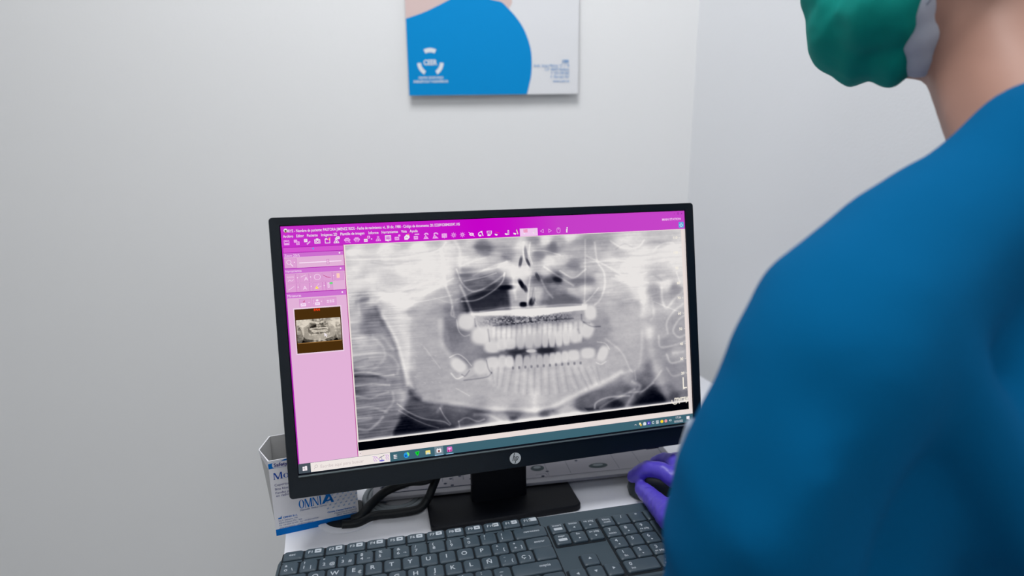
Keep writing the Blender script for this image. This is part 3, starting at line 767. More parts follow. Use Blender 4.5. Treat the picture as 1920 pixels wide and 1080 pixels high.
    for pts, val, soft, mix in RG:
        xs = [p[0] for p in pts]; ys = [p[1] for p in pts]
        sel = (PX > min(xs) - 2 * soft) & (PX < max(xs) + 2 * soft) & (PY > min(ys) - 2 * soft) & (PY < max(ys) + 2 * soft)
        qx, qy = PX[sel], PY[sel]; Dm = np.full(qx.shape, 1e9); ins = np.zeros(qx.shape, bool)
        for (x0, y0), (x1, y1) in zip(pts, pts[1:] + pts[:1]):
            dx, dy = x1 - x0, y1 - y0; tt_ = np.clip(((qx - x0) * dx + (qy - y0) * dy) / (dx * dx + dy * dy), 0, 1)
            Dm = np.minimum(Dm, np.hypot(qx - x0 - tt_ * dx, qy - y0 - tt_ * dy))
            if y0 != y1: ins ^= ((y0 > qy) != (y1 > qy)) & (qx < (x1 - x0) * (qy - y0) / (y1 - y0) + x0)
        sd_ = np.where(ins, Dm, -Dm); w = np.clip((sd_ + soft) / (2 * soft), 0, 1); w = w * w * (3 - 2 * w) * mix
        I[sel] = I[sel] * (1 - w) + val * w
    I += (smooth_noise(60 * k, 2.2, 1) * 0.04 + smooth_noise(110 * k, 5, 2) * 0.04) * (0.25 + up) * np.clip(1.15 - np.abs(I - 0.6), 0, 1)
    I += (smooth_noise(45 * k, 2.5, 3) * 0.12) * lf
    I += smooth_noise(14 * k, 9, 4) * 0.04 + smooth_noise(5 * k, 4, 5) * 0.03
    I[:] = np.clip(0.5 + (I - 0.5) * 1.10 + 0.015, 0, 1)
    for _ in range(80):
        x, y = rng.uniform(650, 1275), rng.uniform(462, 575)
        if 965 < x < 1010: continue
        L = rng.uniform(30, 110); sl_ = rng.uniform(-.35, .25) if x < 980 else rng.uniform(-.25, .35); cv = rng.uniform(-9, 9)
        stroke([(x, y), (x + L / 2, y + L / 2 * sl_ - .04 * L + cv), (x + L, y + L * sl_ - .08 * L)], rng.uniform(.8, 2.2), rng.uniform(-.07, .10), 4)
    # sinus, nose
    blob(948, 539, 14, 4.5, -3, .02, .6); blob(921, 537, 13, 4, -22, .12, .6, mix=.7); blob(900, 522, 22, 3, -20, .32, .6, mix=.6)
    blob(978, 533, 4, 10, -30, .02, .5); blob(985, 541, 3.5, 7, -20, .12, .5, mix=.8); blob(981, 571, 7, 5, 0, .01, .4); blob(997, 566, 5, 8, 20, .10, .5)
    blob(1008, 519, 3, 8, -25, .22, .5, mix=.9); blob(976, 491, 3, 10, 10, .28, .5, mix=.9); blob(986, 478, 3, 16, -8, .42, .5, mix=.7); blob(990, 492, 2.5, 8, -25, .22, .5, mix=.9)
    blob(1045, 524, 8, 4, 15, .08, .5, mix=.9); blob(1030, 527, 6, 3.5, 0, .28, .5, mix=.8); blob(1037, 462, 6, 9, 10, .42, .6, mix=.7); blob(1010, 478, 10, 5, 15, .45, .6, mix=.6)
    blob(903, 463, 13, 3.5, 4, .38, .7, mix=.8); blob(900, 566, 34, 9, -3, .16, .5, mix=.6); blob(905, 581, 26, 2, -3, .02, .7, mix=.9); blob(925, 549, 16, 4, -10, .12, .6, mix=.6)
    blob(870, 516, 12, 3.5, 0, .38, .7, mix=.7); blob(1000, 553, 2.5, 14, 5, .5, .6, mix=.6); blob(1055, 562, 22, 8, -3, .4, .6, mix=.5); blob(1075, 500, 10, 2.2, 2, .45, .6, mix=.7); blob(1085, 527, 22, 3.5, 0, .42, .7, mix=.7)
    blob(968, 510, 24, 9, -3, .95, .5, mix=.7)
    S_ = stroke
    S_([(650, 487), (700, 486), (760, 483), (820, 470), (836, 455)], 1.2, .10); S_([(650, 482), (720, 482), (770, 478), (830, 466)], 2, -.07)
    S_([(826, 468), (832, 495), (834, 530), (845, 560), (851, 590)], 1.8, .16); S_([(862, 510), (862, 470), (852, 450)], 2.2, .10); S_([(848, 575), (846, 590), (853, 595)], 1.4, .18)
    S_([(856, 505), (866, 530), (882, 545), (900, 544), (925, 530), (945, 515)], 1.4, .22); S_([(866, 565), (895, 562), (925, 545), (942, 528), (946, 512)], 1.2, .30); S_([(863, 535), (872, 555), (883, 583)], 2, .28)
    S_([(863, 512), (900, 508), (935, 500), (950, 490)], 1.8, .18); S_([(870, 527), (905, 520), (930, 512)], 1, .2); S_([(962, 500), (963, 530), (967, 560)], 2, .12)
    S_([(982, 455), (982, 480), (990, 500)], 1.4, .18); S_([(994, 455), (992, 475), (998, 495)], 1.2, .16); S_([(994, 520), (991, 545), (989, 570)], 1.3, .2); S_([(1005, 570), (1000, 560), (1003, 540)], 1.2, .14)
    S_([(1000, 470), (1020, 470), (1050, 478)], 1, .14); S_([(1015, 525), (1025, 545), (1036, 558)], 1.6, .16); S_([(1020, 500), (1050, 520), (1075, 535)], 1.5, .18); S_([(1050, 508), (1075, 521), (1098, 505)], 1.4, .22)
    S_([(1097, 450), (1097, 500), (1096, 560), (1092, 572)], 1.3, .13); S_([(1115, 455), (1120, 490), (1132, 510), (1134, 535), (1126, 560), (1115, 572)], 1.5, .14); S_([(1100, 480), (1140, 500), (1170, 518)], 1.4, .12)
    S_([(1145, 452), (1165, 464), (1195, 464), (1208, 450)], 1.3, .12); S_([(1225, 470), (1240, 458), (1262, 456), (1268, 475)], 1.4, .10); S_([(1097, 568), (1110, 555), (1122, 540)], 1.2, .15)
    S_([(1240, 540), (1242, 565), (1250, 577), (1265, 560), (1282, 545)], 2, .16); S_([(1203, 545), (1207, 575), (1204, 590)], 4, .10); S_([(1268, 510), (1275, 530)], 1.2, .1)
    # zygoma, condyle, coronoid
    S_([(700, 545), (740, 565), (760, 575), (780, 560), (800, 548), (830, 530)], 5, .09); S_([(795, 553), (825, 535), (850, 522)], 1.2, .10)
    S_([(710, 575), (722, 600), (742, 635), (753, 670), (760, 700), (764, 722)], 2.6, .13); S_([(703, 575), (716, 603), (734, 634), (746, 668), (753, 700), (757, 730)], 3.5, -.10)
    S_([(738, 560), (750, 590), (762, 640), (765, 690)], 7, .07); S_([(674, 590), (673, 560), (690, 550)], 2, .10); S_([(660, 556), (690, 552)], 1.2, -.12); S_([(668, 566), (690, 561)], 2.5, -.18)
    S_([(826, 600), (828, 640), (845, 668), (862, 690)], 4, .10); S_([(835, 598), (836, 640), (848, 660)], 3, -.10)
    # neck spine left
    S_([(660, 636), (695, 632), (716, 648), (722, 668), (710, 685), (690, 698)], 2.2, .10); S_([(700, 630), (715, 630), (728, 645), (738, 655)], 2.5, .12); S_([(655, 668), (700, 662), (730, 665), (747, 685), (745, 700)], 2, .10)
    S_([(662, 700), (690, 698), (720, 704), (738, 703)], 1.8, .24); S_([(664, 706), (700, 706), (722, 711)], 2.4, -.12); S_([(664, 724), (700, 720), (730, 722)], 1.6, .20); S_([(664, 733), (690, 731)], 3, -.10)
    S_([(668, 743), (695, 747), (712, 740), (728, 735)], 1.6, .14); S_([(736, 735), (738, 750), (732, 762), (722, 772)], 2, .12); S_([(668, 765), (695, 763), (725, 772)], 2, .14); S_([(670, 785), (695, 784)], 2.4, .14)
    S_([(672, 804), (690, 806), (705, 796), (718, 782)], 1.8, .20); S_([(758, 735), (752, 765), (745, 790)], 5, .12); S_([(664, 690), (700, 684)], 1, .1); S_([(664, 680), (690, 672)], 1.2, -.08)
    S_([(745, 757), (765, 772), (795, 785), (830, 790), (843, 797)], 1.2, .22); S_([(748, 770), (775, 785), (800, 796), (822, 802)], 1, .18); S_([(825, 765), (833, 780), (845, 795)], 1.1, .2); S_([(820, 772), (828, 762)], 2, .12)
    S_([(860, 790), (875, 783), (895, 790), (908, 786)], 1.3, .18); S_([(860, 790), (862, 802)], 1.1, .16); S_([(890, 778), (915, 778), (940, 790)], 2.4, .16)
    # mandible lower border
    B = [(764, 722), (774, 740), (795, 752), (830, 757), (870, 762), (905, 768), (950, 770), (1000, 771), (1035, 765), (1065, 750), (1100, 733), (1140, 715), (1165, 700)]
    S_([(x, y - 3) for x, y in B[2:]], 3.4, .19); S_([(x + 1, y + 4) for x, y in B[:9]], 2.4, -.09); S_([(x + 3, y + 5) for x, y in B[8:]], 2.4, -.08)
    S_([(1135, 635), (1165, 660), (1180, 690), (1186, 697)], 1.6, .10); S_([(1168, 700), (1195, 690), (1202, 665), (1204, 620)], 2.2, .08); S_([(1190, 695), (1192, 712)], 1, .1)
    S_([(1205, 700), (1215, 720)], 4, .06); S_([(1218, 620), (1222, 660), (1236, 705), (1250, 740)], 5, .13); S_([(1200, 738), (1225, 715), (1240, 695)], 1.6, .14); S_([(1115, 765), (1118, 755), (1140, 745), (1180, 742)], 1.4, .25)
    S_([(1125, 765), (1140, 755), (1160, 745), (1190, 730)], 1.8, .18); S_([(1175, 760), (1188, 740), (1200, 725), (1186, 716)], 2.6, .20); S_([(1180, 736), (1205, 733), (1225, 718)], 1.4, .16)
    S_([(1280, 570), (1262, 585), (1250, 605), (1252, 625)], 1.6, .14); S_([(1285, 590), (1272, 600), (1262, 620), (1272, 632), (1285, 628)], 1.6, .16); S_([(1235, 630), (1238, 650), (1260, 648), (1285, 640)], 1.6, .14)
    S_([(1250, 665), (1258, 680), (1280, 676)], 1.6, .18); S_([(1262, 662), (1280, 660)], 2, .14); S_([(1250, 690), (1262, 705), (1285, 698)], 1.5, .12); S_([(1220, 600), (1226, 590), (1222, 560)], 2, .08)
    # maxilla and palate
    S_([(884, 586), (920, 583), (955, 579), (985, 584), (1015, 582), (1055, 578), (1095, 576)], 4.6, .30); S_([(900, 584), (950, 577), (1000, 575), (1060, 571), (1100, 571)], 1.2, .18); S_([(980, 590), (1030, 588), (1070, 584)], 3, .18)
    S_([(885, 587), (895, 610), (905, 625)], 2, .14)
    no = smooth_noise(3.4 * k, 3.2, 9); w = np.exp(-((PX - 985) / 75.0) ** 4) * np.exp(-((PY - (601 - (PX - 950) * .07)) / 9.0) ** 4)
    I += no * 0.50 * w - 0.06 * w
    S_([(925, 611), (970, 606), (1020, 601), (1075, 597)], 1.1, -.22)
    # upper teeth
    for i, x in enumerate(np.arange(925, 1096, 9.6)):
        S_([(x, 640), (x + 1, 615 - (x - 925) * .06)], 2.3, .10); S_([(x + 4.8, 640), (x + 5.4, 613 - (x - 925) * .06)], 1.0, -.07)
    for q in ((874, 604, 16, 15, 15, .95), (901, 630, 17, 16, 8, .95), (923, 650, 15, 12, 5, .94), (941, 646, 9, 11, 0, .93), (956, 645, 12, 10, -4, .93),
              (976, 640, 8, 14, 0, .84), (992, 640, 8.5, 14, 0, .82), (1008, 638, 8.5, 14, 0, .82), (1022, 639, 6, 13, 0, .86), (1035, 637, 6, 14, 0, .88), (1048, 636, 6.5, 14, -3, .93), (1061, 633, 7, 14, -6, .93),
              (1079, 630, 12, 13, -10, .93), (1101, 619, 12, 15, 22, .93), (1107, 586, 11, 14, -5, .96)):
        blob(*q[:5], q[5] - .02, soft=.34, mix=.85); blob(q[0], q[1] - (3 if q[1] < 655 else -3), q[2] * .45, q[3] * .45, q[4], q[5] - .07, soft=.9, mix=.6)
    S_([(856, 600), (860, 620), (870, 630), (880, 628)], .9, .16); S_([(890, 598), (892, 612)], 1.2, -.2); S_([(915, 618), (918, 640)], 1.2, -.2); blob(927, 638, 6, 5, 0, .8, .6, mix=.5)
    S_([(1095, 605), (1110, 612), (1125, 612)], 1.2, -.25); S_([(1090, 590), (1092, 602), (1105, 606)], 1.2, -.18); S_([(1084, 618), (1086, 624)], 1.8, -.2)
    # bite gap
    blob(1025, 657, 18, 4.5, -3, .12, .6); blob(970, 661, 16, 3, -12, .14, .7, mix=.9); blob(930, 666, 26, 3.5, -2, .42, .7, mix=.8); blob(1075, 651, 26, 3.5, -8, .5, .7, mix=.7); blob(996, 658, 9, 3, 0, .8, .4)
    # lower teeth and roots
    for i, (x, l, dx) in enumerate(((915, 30, 5), (928, 34, -2), (940, 38, -6), (955, 44, -8), (970, 46, -4), (984, 50, -3), (996, 50, -1), (1008, 50, 1), (1022, 50, 2), (1036, 48, 6), (1051, 44, 8), (1064, 42, 16), (1078, 42, 20), (1090, 34, 14), (1104, 32, 12), (1113, 30, 6))):
        S_([(x, 688), (x + dx * .4, 688 + l * .5), (x + dx, 688 + l)], 2.6, .065); S_([(x + 6.5, 690), (x + 6.5 + dx, 688 + l)], 1.3, -.05)
    for q in ((860, 685, 16, 11, 38, .95), (878, 700, 22, 7, -25, .80), (901, 688, 13, 14, -20, .90), (924, 679, 13, 10, -5, .93), (942, 677, 8, 11, 0, .91), (955, 678, 8, 11, 0, .95),
              (973, 677, 7, 12, 0, .84), (988, 678, 6.5, 11, 0, .80), (1000, 677, 6, 11, 0, .80), (1012, 676, 6, 11, 0, .80), (1024, 675, 6, 11, 0, .82), (1036, 673, 6.5, 11, 0, .90), (1047, 671, 6.5, 11, 0, .93),
              (1059, 669, 6.5, 11, 0, .94), (1075, 666, 12, 10, -4, .94), (1102, 662, 14, 10, -4, .94), (1130, 663, 9, 15, 22, .94)):
        blob(*q[:5], q[5] - .02, soft=.34, mix=.85); blob(q[0], q[1] - (3 if q[1] < 655 else -3), q[2] * .45, q[3] * .45, q[4], q[5] - .07, soft=.9, mix=.6)
    for x in np.arange(962, 1090, 11.5): blob(x, 690 - (x - 962) * .075, 2, 2.6, 0, .42, .7, mix=.8)
    S_([(843, 670), (858, 664), (872, 672), (884, 686)], .9, .22); S_([(846, 700), (856, 710), (868, 706)], 1.2, .2); S_([(880, 695), (872, 705), (866, 702)], 1, -.2); S_([(912, 676), (916, 692), (922, 700)], 1, -.22)
    S_([(870, 713), (895, 710), (915, 706), (922, 698)], 1, -.2); S_([(1120, 641), (1135, 644), (1143, 655)], .9, .14); S_([(1118, 680), (1127, 683), (1136, 678)], 1, .16); S_([(1002, 735), (1003, 760), (1004, 775)], 4.5, .12)
    S_([(855, 728), (880, 742)], 1, .1); S_([(795, 650), (810, 670), (825, 690)], 1, .08)
    for _ in range(16):
        x, y = rng.uniform(775, 830), rng.uniform(645, 725); blob(x, y, 2.2, 1.0, 20, .78, .8, mix=.5)
    # film edges
    I += 0.6 * np.exp(-((971 - V) / 9.0) ** 2) * (1 - 0.4 * np.clip(I, 0, 1)); I = np.where(V > 966, np.maximum(I, .93), I)
    I += 0.5 * np.exp(-((V - 963) / 10.0) ** 2) * np.clip((1250 - np.abs(PX - 980) * 3.2) / 1000, 0, 1) * .4
    return np.clip(I, 0.0, .965)


NU, NV = 860, 450
ug = np.linspace(261, 1897, NU); vg = np.linspace(94, 972, NV)
UU, VV = np.meshgrid(ug, vg)
PX, PY = u2s(UU.ravel(), VV.ravel()); PX = PX.reshape(NV, NU); PY = PY.reshape(NV, NU)
I = paint(PX, PY, UU, VV)
lo = np.array([0.0, 0.01, 0.055]); mid = np.array([0.525, 0.52, 0.555]); hi = np.array([0.94, 0.925, 0.915])
t = I[..., None]
C3 = np.where(t < 0.5, lo + (mid - lo) * (t / 0.5), mid + (hi - mid) * ((t - 0.5) / 0.5))
C3 = np.where(C3 <= 0.04045, C3 / 12.92, ((C3 + 0.055) / 1.055) ** 2.4)


def grid_extra(us, vs, cols, layer):
    nu, nv = len(us), len(vs); A, B = np.meshgrid(us, vs)
    P = _O + A.ravel()[:, None] * _X * PXM + B.ravel()[:, None] * _Y * PXM + _N * (layer * 0.00004)
    idx = np.arange(nu * nv).reshape(nv, nu)
    F = np.stack([idx[:-1, :-1], idx[1:, :-1], idx[1:, 1:], idx[:-1, 1:]], -1).reshape(-1, 4)
    return P, F, cols.reshape(-1, 3)


e1 = grid_extra(ug, vg, C3, 4)
SI = I[::6, ::8]; tb = SI[..., None]
Ct = np.array([0.02, 0.01, 0.0]) + tb * (np.array([0.90, 0.86, 0.80]) - np.array([0.02, 0.01, 0.0]))
Ct = Ct ** 2.2
e2 = grid_extra(np.linspace(35, 219, SI.shape[1]), np.linspace(407, 507, SI.shape[0]), Ct, 7)
hx = np.linspace(0, 1920, 41)
hg = np.interp(hx, [0, 250, 600, 850, 1000, 1250, 1920], [48, 44, 30, 4, 14, 62, 70])  # viewing-angle fade of the panel painted into the header colour
hc = np.array([[S(197, g_, 200) for g_ in hg]] * 2)
e0 = grid_extra(hx, np.array([0.0, 90.0]), hc, 2)
ev = np.vstack([e1[0], e2[0], e0[0]]); n1 = len(e1[0]); n2 = n1 + len(e2[0])
ef = np.vstack([e1[1], e2[1] + n1, e0[1] + n2]); ec = np.vstack([e1[2], e2[2], e0[2]])
# scale numbers and maker's mark on the film
YW = S(245, 238, 225)
for t_, px, py in (('110', 1266, 446), ('100', 1267, 474), ('90', 1269, 503), ('80', 1272, 531), ('70', 1273, 559), ('60', 1274, 588), ('50', 1276, 617), ('40', 1277.5, 645), ('30', 1278, 673), ('20', 1280, 700)):
    x, y = s2u(px, py); sc.text(t_, x, y + 5, 18, YW, 7, center=True, bold=0.03)
    sc.rect(x + 18, y - 1, x + 24, y + 1, YW, 7)
x, y = s2u(1281, 718); sc.rect(x - 3, y - 30, x + 3, y + 30, YW, 7); x, y = s2u(1282, 727); sc.rect(x - 4, y - 3, x + 18, y + 3, YW, 7); sc.text('A', x - 6, y + 8, 18, YW, 7, bold=.03)
x, y = s2u(1266, 752); sc.text('myray', x - 4, y + 4, 44, YW, 7, width=78, bold=0.02); sc.arc(x - 2, y - 2, 15, 19, 50, 200, YW, 7)
sc.poly([(148, 470), (148, 488), (152.5, 484), (156, 492), (159, 490.5), (155.5, 483), (162, 483)], WH, 9)
so = put('screen', sc.mesh('screen', (ev, ef, ec)), M['screen'], mon, world=True)
so['label'] = 'lit screen with magenta imaging software and jaw x-ray'

# ------------------------------------------------------------------ keyboard
KYAW = 0.21208
U_ = 0.01905
kO = Vector((-0.24548, 0.52725, CAMZ - 0.417955))        # top left of the number row, on the key tops
kx = Vector((math.cos(KYAW), math.sin(KYAW), 0)); ky = Vector((math.sin(KYAW), -math.cos(KYAW), 0))
kb = empty('keyboard', (kO.x, kO.y, DZ), KYAW)
tag(kb, 'dark grey full-size keyboard with white Spanish legends in front of monitor', 'keyboard')
KT = kO.z - DZ                                   # height of key tops


def KL(x, y, z): return Vector((x * U_, -y * U_, z))      # local: x units right, y units towards the user


bm = bmesh.new()
kw, kd_ = 22.75, 6.45; kcx, kcy = -0.25 + kw / 2, -1.08 + kd_ / 2


def kring(ins, r, z): return [KL(x, y, z) for x, y in rrect(kw - 2 * ins, kd_ - 2 * ins, r, 8, kcx, kcy)]


loft(bm, [kring(0.25, 0.75, 0.001), kring(0.05, 0.85, 0.004), kring(0.0, 0.9, 0.009), kring(0.03, 0.88, KT - 0.0052), kring(0.12, 0.82, KT - 0.0034)])
bmesh.ops.recalc_face_normals(bm, faces=bm.faces)
put('body', bm_mesh(bm), M['kbd'], kb, 35)
bm = bmesh.new()
for x0_, y0_, x1_, y1_ in ((-0.05, -1.0, 14.84, 0.0), (-0.05, -0.02, 15.05, 5.06), (15.14, -0.03, 18.2, 2.06), (16.12, 2.96, 17.2, 4.05), (15.1, 3.97, 18.22, 5.05), (18.22, -0.03, 22.3, 5.06)):
    loft(bm, [[KL(x, y, z) for x, y in rrect(x1_ - x0_, y1_ - y0_, 0.12, 3, (x0_ + x1_) / 2, (y0_ + y1_) / 2)] for z in (KT - 0.006, KT - 0.0031 + 0.00002 * x0_ / 20)])
bmesh.ops.recalc_face_normals(bm, faces=bm.faces)
put('key_wells', bm_mesh(bm), M['kbdw'], kb)


def keycap(rects, leg, low=0.0):
    """rects: list of (x0,y0,x1,y1) units; leg: list of (text,x,y,size,bold) or drawn marks"""
    bm = bmesh.new()
    for (x0_, y0_, x1_, y1_) in rects:
        g = 0.045
        rings = []
        for ins, z, r in ((g, KT - 0.0045, 0.10), (g + 0.005, KT - 0.0012, 0.13), (g + 0.035, KT - 0.0003, 0.15), (g + 0.075, KT, 0.15)):
            rings.append([KL(x, y, z - low) for x, y in rrect(x1_ - x0_ - 2 * ins, y1_ - y0_ - 2 * ins, r, 4, (x0_ + x1_) / 2, (y0_ + y1_) / 2)])
        loft(bm, rings)
    bmesh.ops.recalc_face_normals(bm, faces=bm.faces)
    nb = len(bm.faces)
    X0, Y0 = rects[0][0], rects[0][1]
    ar = Art((0, 0, KT - low), np.array([U_, 0, 0]), np.array([0, -U_, 0]), np.array([0, 0, 1.0]), 0.00006)
    for l in leg:
        if l[0] == 'BOX': ar.rect(X0 + l[1], Y0 + l[2], X0 + l[3], Y0 + l[4], (0, 0, 0), 1, 0.05)
        elif l[0] == 'HOLE': ar.rect(X0 + l[1], Y0 + l[2], X0 + l[3], Y0 + l[4], (1, 1, 1), 2)
        elif l[0] == 'TRI':
            _, x, y, s_, a_ = l; P = []
            for k in range(3):
                an = math.radians(a_ + 120 * k); P.append((X0 + x + s_ * math.cos(an), Y0 + y + s_ * math.sin(an)))
            ar.poly(P, (0, 0, 0), 1)
        else:
            t_, x, y, s_ = l[:4]; ar.text(t_, X0 + x, Y0 + y, s_, (0, 0, 0), 1, bold=0.015, center=(len(l) > 4))
    for f, c in zip(ar.f, ar.c):
        try: fc = bm.faces.new([bm.verts.new(ar.v[i]) for i in f])
        except ValueError: continue
        fc.material_index = 0 if c[0] > 0.5 else 1
        fc.normal_update()
        if fc.normal.z < 0: fc.normal_flip()
    me = bpy.data.meshes.new('key'); bm.to_mesh(me); bm.free()
    return me


def key(rects, leg, low=0.0):
    return put('key', keycap(rects, leg, low), [M['key'], M['legend']], kb, 30)


fw = 14.78 / 13
for i, t_ in enumerate(['esc'] + ['F%d' % k for k in range(1, 13)]):
    x0_ = i * fw
    L = [(t_, 0.36, 0.46, 0.26)] if i == 0 else [(t_, 0.24, 0.47, 0.30), ('BOX', 0.58, 0.18, 0.94 + (0.08 if i == 12 else 0), 0.50)]
    if 0 < i < 12: L.append(('HOLE', 0.68, 0.31, 0.84, 0.37))
    key([(x0_, -0.97, x0_ + fw, -0.16)], L)
# the stepped ledge below the function keys
bm = bmesh.new()
for i in range(13):
    vs = rot_box(bm, (0, 0, 0), (1, 1, 1))
    for v in vs:
        v.co = KL(i * fw + 0.05 + v.co.x * (fw - 0.1), -0.15 + v.co.y * 0.13, KT - 0.0045 + v.co.z * 0.0026)
bmesh.ops.recalc_face_normals(bm, faces=bm.faces)
put('function_row_ledge', bm_mesh(bm), M['kbd'], kb)
R1 = [('a', 'o', '\\'), ('!', '1', '|'), ('"', '2', '@'), ('·', '3', '#'), ('$', '4', '~'), ('%', '5', ''), ('&', '6', '¬'), ('/', '7', ''), ('(', '8', ''), (')', '9', ''), ('=', '0', ''), ('?', "'", ''), ('¿', '¡', '')]
for i, (a1, a2, a3) in enumerate(R1):
    key([(i, 0, i + 1, 1)], [(a1, 0.26, 0.38, 0.30), (a2, 0.26, 0.72, 0.32)] + ([(a3, 0.62, 0.74, 0.30)] if a3 else []))
key([(13, 0, 15, 1)], [('retroceso', 0.62, 0.52, 0.24)])
key([(0, 1, 1.5, 2)], [('tab', 0.3, 0.5, 0.26)])
for i, t_ in enumerate('QWERTYUIOP'):
    key([(1.5 + i, 1, 2.5 + i, 2)], [(t_, 0.45, 0.60, 0.42, 1)] + ([('€', 0.66, 0.78, 0.32)] if t_ == 'E' else []))
key([(11.5, 1, 12.5, 2)], [('^', 0.28, 0.45, 0.3), ('`', 0.28, 0.78, 0.3), ('[', 0.66, 0.74, 0.3)])
key([(12.5, 1, 13.5, 2)], [('*', 0.28, 0.46, 0.3), ('+', 0.28, 0.78, 0.3), (']', 0.66, 0.74, 0.3)])
key([(13.5, 1, 15, 2.04), (13.75, 1.9, 15, 3)], [('entrar', 0.5, 0.52, 0.25)])
key([(0, 2, 1.75, 3)], [('bloq mayús', 0.25, 0.5, 0.24)])
for i, t_ in enumerate('ASDFGHJKLÑ'):
    key([(1.75 + i, 2, 2.75 + i, 3)], [(t_, 0.45, 0.60, 0.42, 1)] + ([('-', 0.40, 0.86, 0.3)] if t_ in 'FJ' else []))
key([(11.75, 2, 12.75, 3)], [('¨', 0.28, 0.5, 0.3), ('´', 0.28, 0.8, 0.3), ('{', 0.66, 0.74, 0.3)])
key([(12.75, 2, 13.75, 3)], [('Ç', 0.26, 0.64, 0.36), ('}', 0.66, 0.70, 0.32)])
key([(0, 3, 1.25, 4)], [('mayús', 0.25, 0.5, 0.25)])
key([(1.25, 3, 2.25, 4)], [('>', 0.28, 0.4, 0.3), ('<', 0.28, 0.75, 0.3)])
for i, t_ in enumerate('ZXCVBNM'): key([(2.25 + i, 3, 3.25 + i, 4)], [(t_, 0.45, 0.60, 0.42, 1)])
for i, (a1, a2) in enumerate(((';', ','), (':', '.'), ('_', '-'))): key([(9.25 + i, 3, 10.25 + i, 4)], [(a1, 0.34, 0.38, 0.36), (a2, 0.34, 0.74, 0.36)])
key([(12.25, 3, 15, 4)], [('mayús', 1.55, 0.50, 0.25)])
KN = 15.19
for r_, row in enumerate(((('insert',), ('inicio', 'L'), ('re pág', 'U')), (('supr',), ('fin', 'E'), ('av pág', 'D')))):
    for c_, q in enumerate(row):
        L = [(q[0], 0.5, 0.36, 0.24, 1)]
        L.append(('BOX', 0.24, 0.50, 0.76, 0.72) if len(q) == 1 else ('TRI', 0.5, 0.66, 0.09, {'U': -90, 'D': 90, 'L': 180, 'E': 0}[q[1]]))
        key([(KN + c_, r_, KN + c_ + 1, r_ + 1)], L)
key([(16.17, 3, 17.17, 4)], [('TRI', 0.5, 0.45, 0.11, -90)])
for c_, a_ in enumerate((180, 90, 0)): key([(15.16 + c_, 4, 16.16 + c_, 5)], [('TRI', 0.5, 0.45, 0.11, a_)])
NX = 18.27
for c_, t_ in enumerate(('bloq', '/', '*', '-')):
    key([(NX + c_, 0, NX + c_ + 1, 1)], [(t_, 0.5, 0.46, 0.26 if c_ == 0 else 0.34, 1)] + ([('num', 0.5, 0.70, 0.25, 1)] if c_ == 0 else []))
for r_, row in enumerate(('789', '456', '123')):
    for c_, t_ in enumerate(row):
        sub = {'7': 'inicio', '9': 're pág', '1': 'fin', '3': 'av pág'}.get(t_)
        L = [(t_, 0.38, 0.48, 0.34, 1)]
        if sub: L.append((sub, 0.44, 0.76, 0.22, 1))
        elif t_ in '8246': L.append(('TRI', 0.45, 0.70, 0.075, {'8': -90, '2': 90, '4': 180, '6': 0}[t_]))
        key([(NX + c_, 1 + r_, NX + c_ + 1, 2 + r_)], L)
key([(NX + 3, 1, NX + 4, 3)], [('+', 0.5, 0.5, 0.34, 1)])
key([(NX + 3, 3, NX + 4, 5)], [('intro', 0.5, 0.5, 0.24, 1)])
key([(NX, 4, NX + 2, 5)], [('0', 0.40, 0.48, 0.34, 1), ('ins', 0.44, 0.76, 0.22, 1)])
key([(NX + 2, 4, NX + 3, 5)], [('.', 0.40, 0.48, 0.34, 1), ('supr', 0.44, 0.76, 0.22, 1)])
bm = bmesh.new()
xx = 0
for w_ in (1.25, 1.25, 1.25, 6.25, 1.25, 1.25, 1.25, 1.25):
    rings = []
    for ins, z, r in ((0.045, KT - 0.0045, 0.10), (0.05, KT - 0.0012, 0.13), (0.08, KT - 0.0003, 0.15), (0.12, KT, 0.15)):
        rings.append([KL(x, y, z) for x, y in rrect(w_ - 2 * ins, 1 - 2 * ins, r, 4, xx + w_ / 2, 4.5)])
    loft(bm, rings); xx += w_
bmesh.ops.recalc_face_normals(bm, faces=bm.faces)
o = put('key', bm_mesh(bm), M['key'], kb, 30); o['kind'] = 'stuff'; o['label'] = 'bottom row of keys with the space bar'

# ------------------------------------------------------------------ mouse
mf = Vector(at_z(1177, 914, DZ)); mdir = Vector((-0.93, 0.36, 0)).normalized(); mside = Vector((mdir.y, -mdir.x, 0))
mo = empty('computer_mouse', (0, 0, 0)); tag(mo, 'dark grey computer mouse under the purple gloved hand', 'mouse')
mc = mf - mdir * 0.050; mo.location = (mc.x, mc.y, DZ); bpy_update()
bm = bmesh.new(); rings = []
for i in range(17):
    t_ = i / 16; s_ = -0.051 + 0.102 * t_
    w_ = 0.030 * (1 - abs(2 * t_ - 1) ** 3.2) ** 0.5 * (0.93 + 0.07 * math.cos(2 * math.pi * t_)) + 0.0006
    h_ = (0.006 + 0.031 * math.sin(math.pi * min(1, (0.08 + 0.92 * (1 - t_)) ** 0.9)) ** 0.8) * (1 - abs(2 * t_ - 1) ** 7) ** 0.5 + 0.0008 + 0.006 * t_ * (t_ < .98)
    ring_ = []
    for k in range(20):
        an = 2 * math.pi * k / 20; cx_ = math.cos(an); sz = math.sin(an)
        z = h_ * (sz if sz > 0 else 0.0) ** 0.7 if sz > 0 else 0.0
        xw = w_ * (abs(cx_) ** 0.75) * (1 if cx_ > 0 else -1) * (0.93 if sz <= 0 else 1)
        ring_.append(Vector(mc) + mdir * s_ + mside * xw + Vector((0, 0, 0.0015 + z)))
    rings.append(ring_)
loft(bm, rings); bmesh.ops.recalc_face_normals(bm, faces=bm.faces)
put('shell', bm_mesh(bm), M['mouse'], mo, 60, world=True)
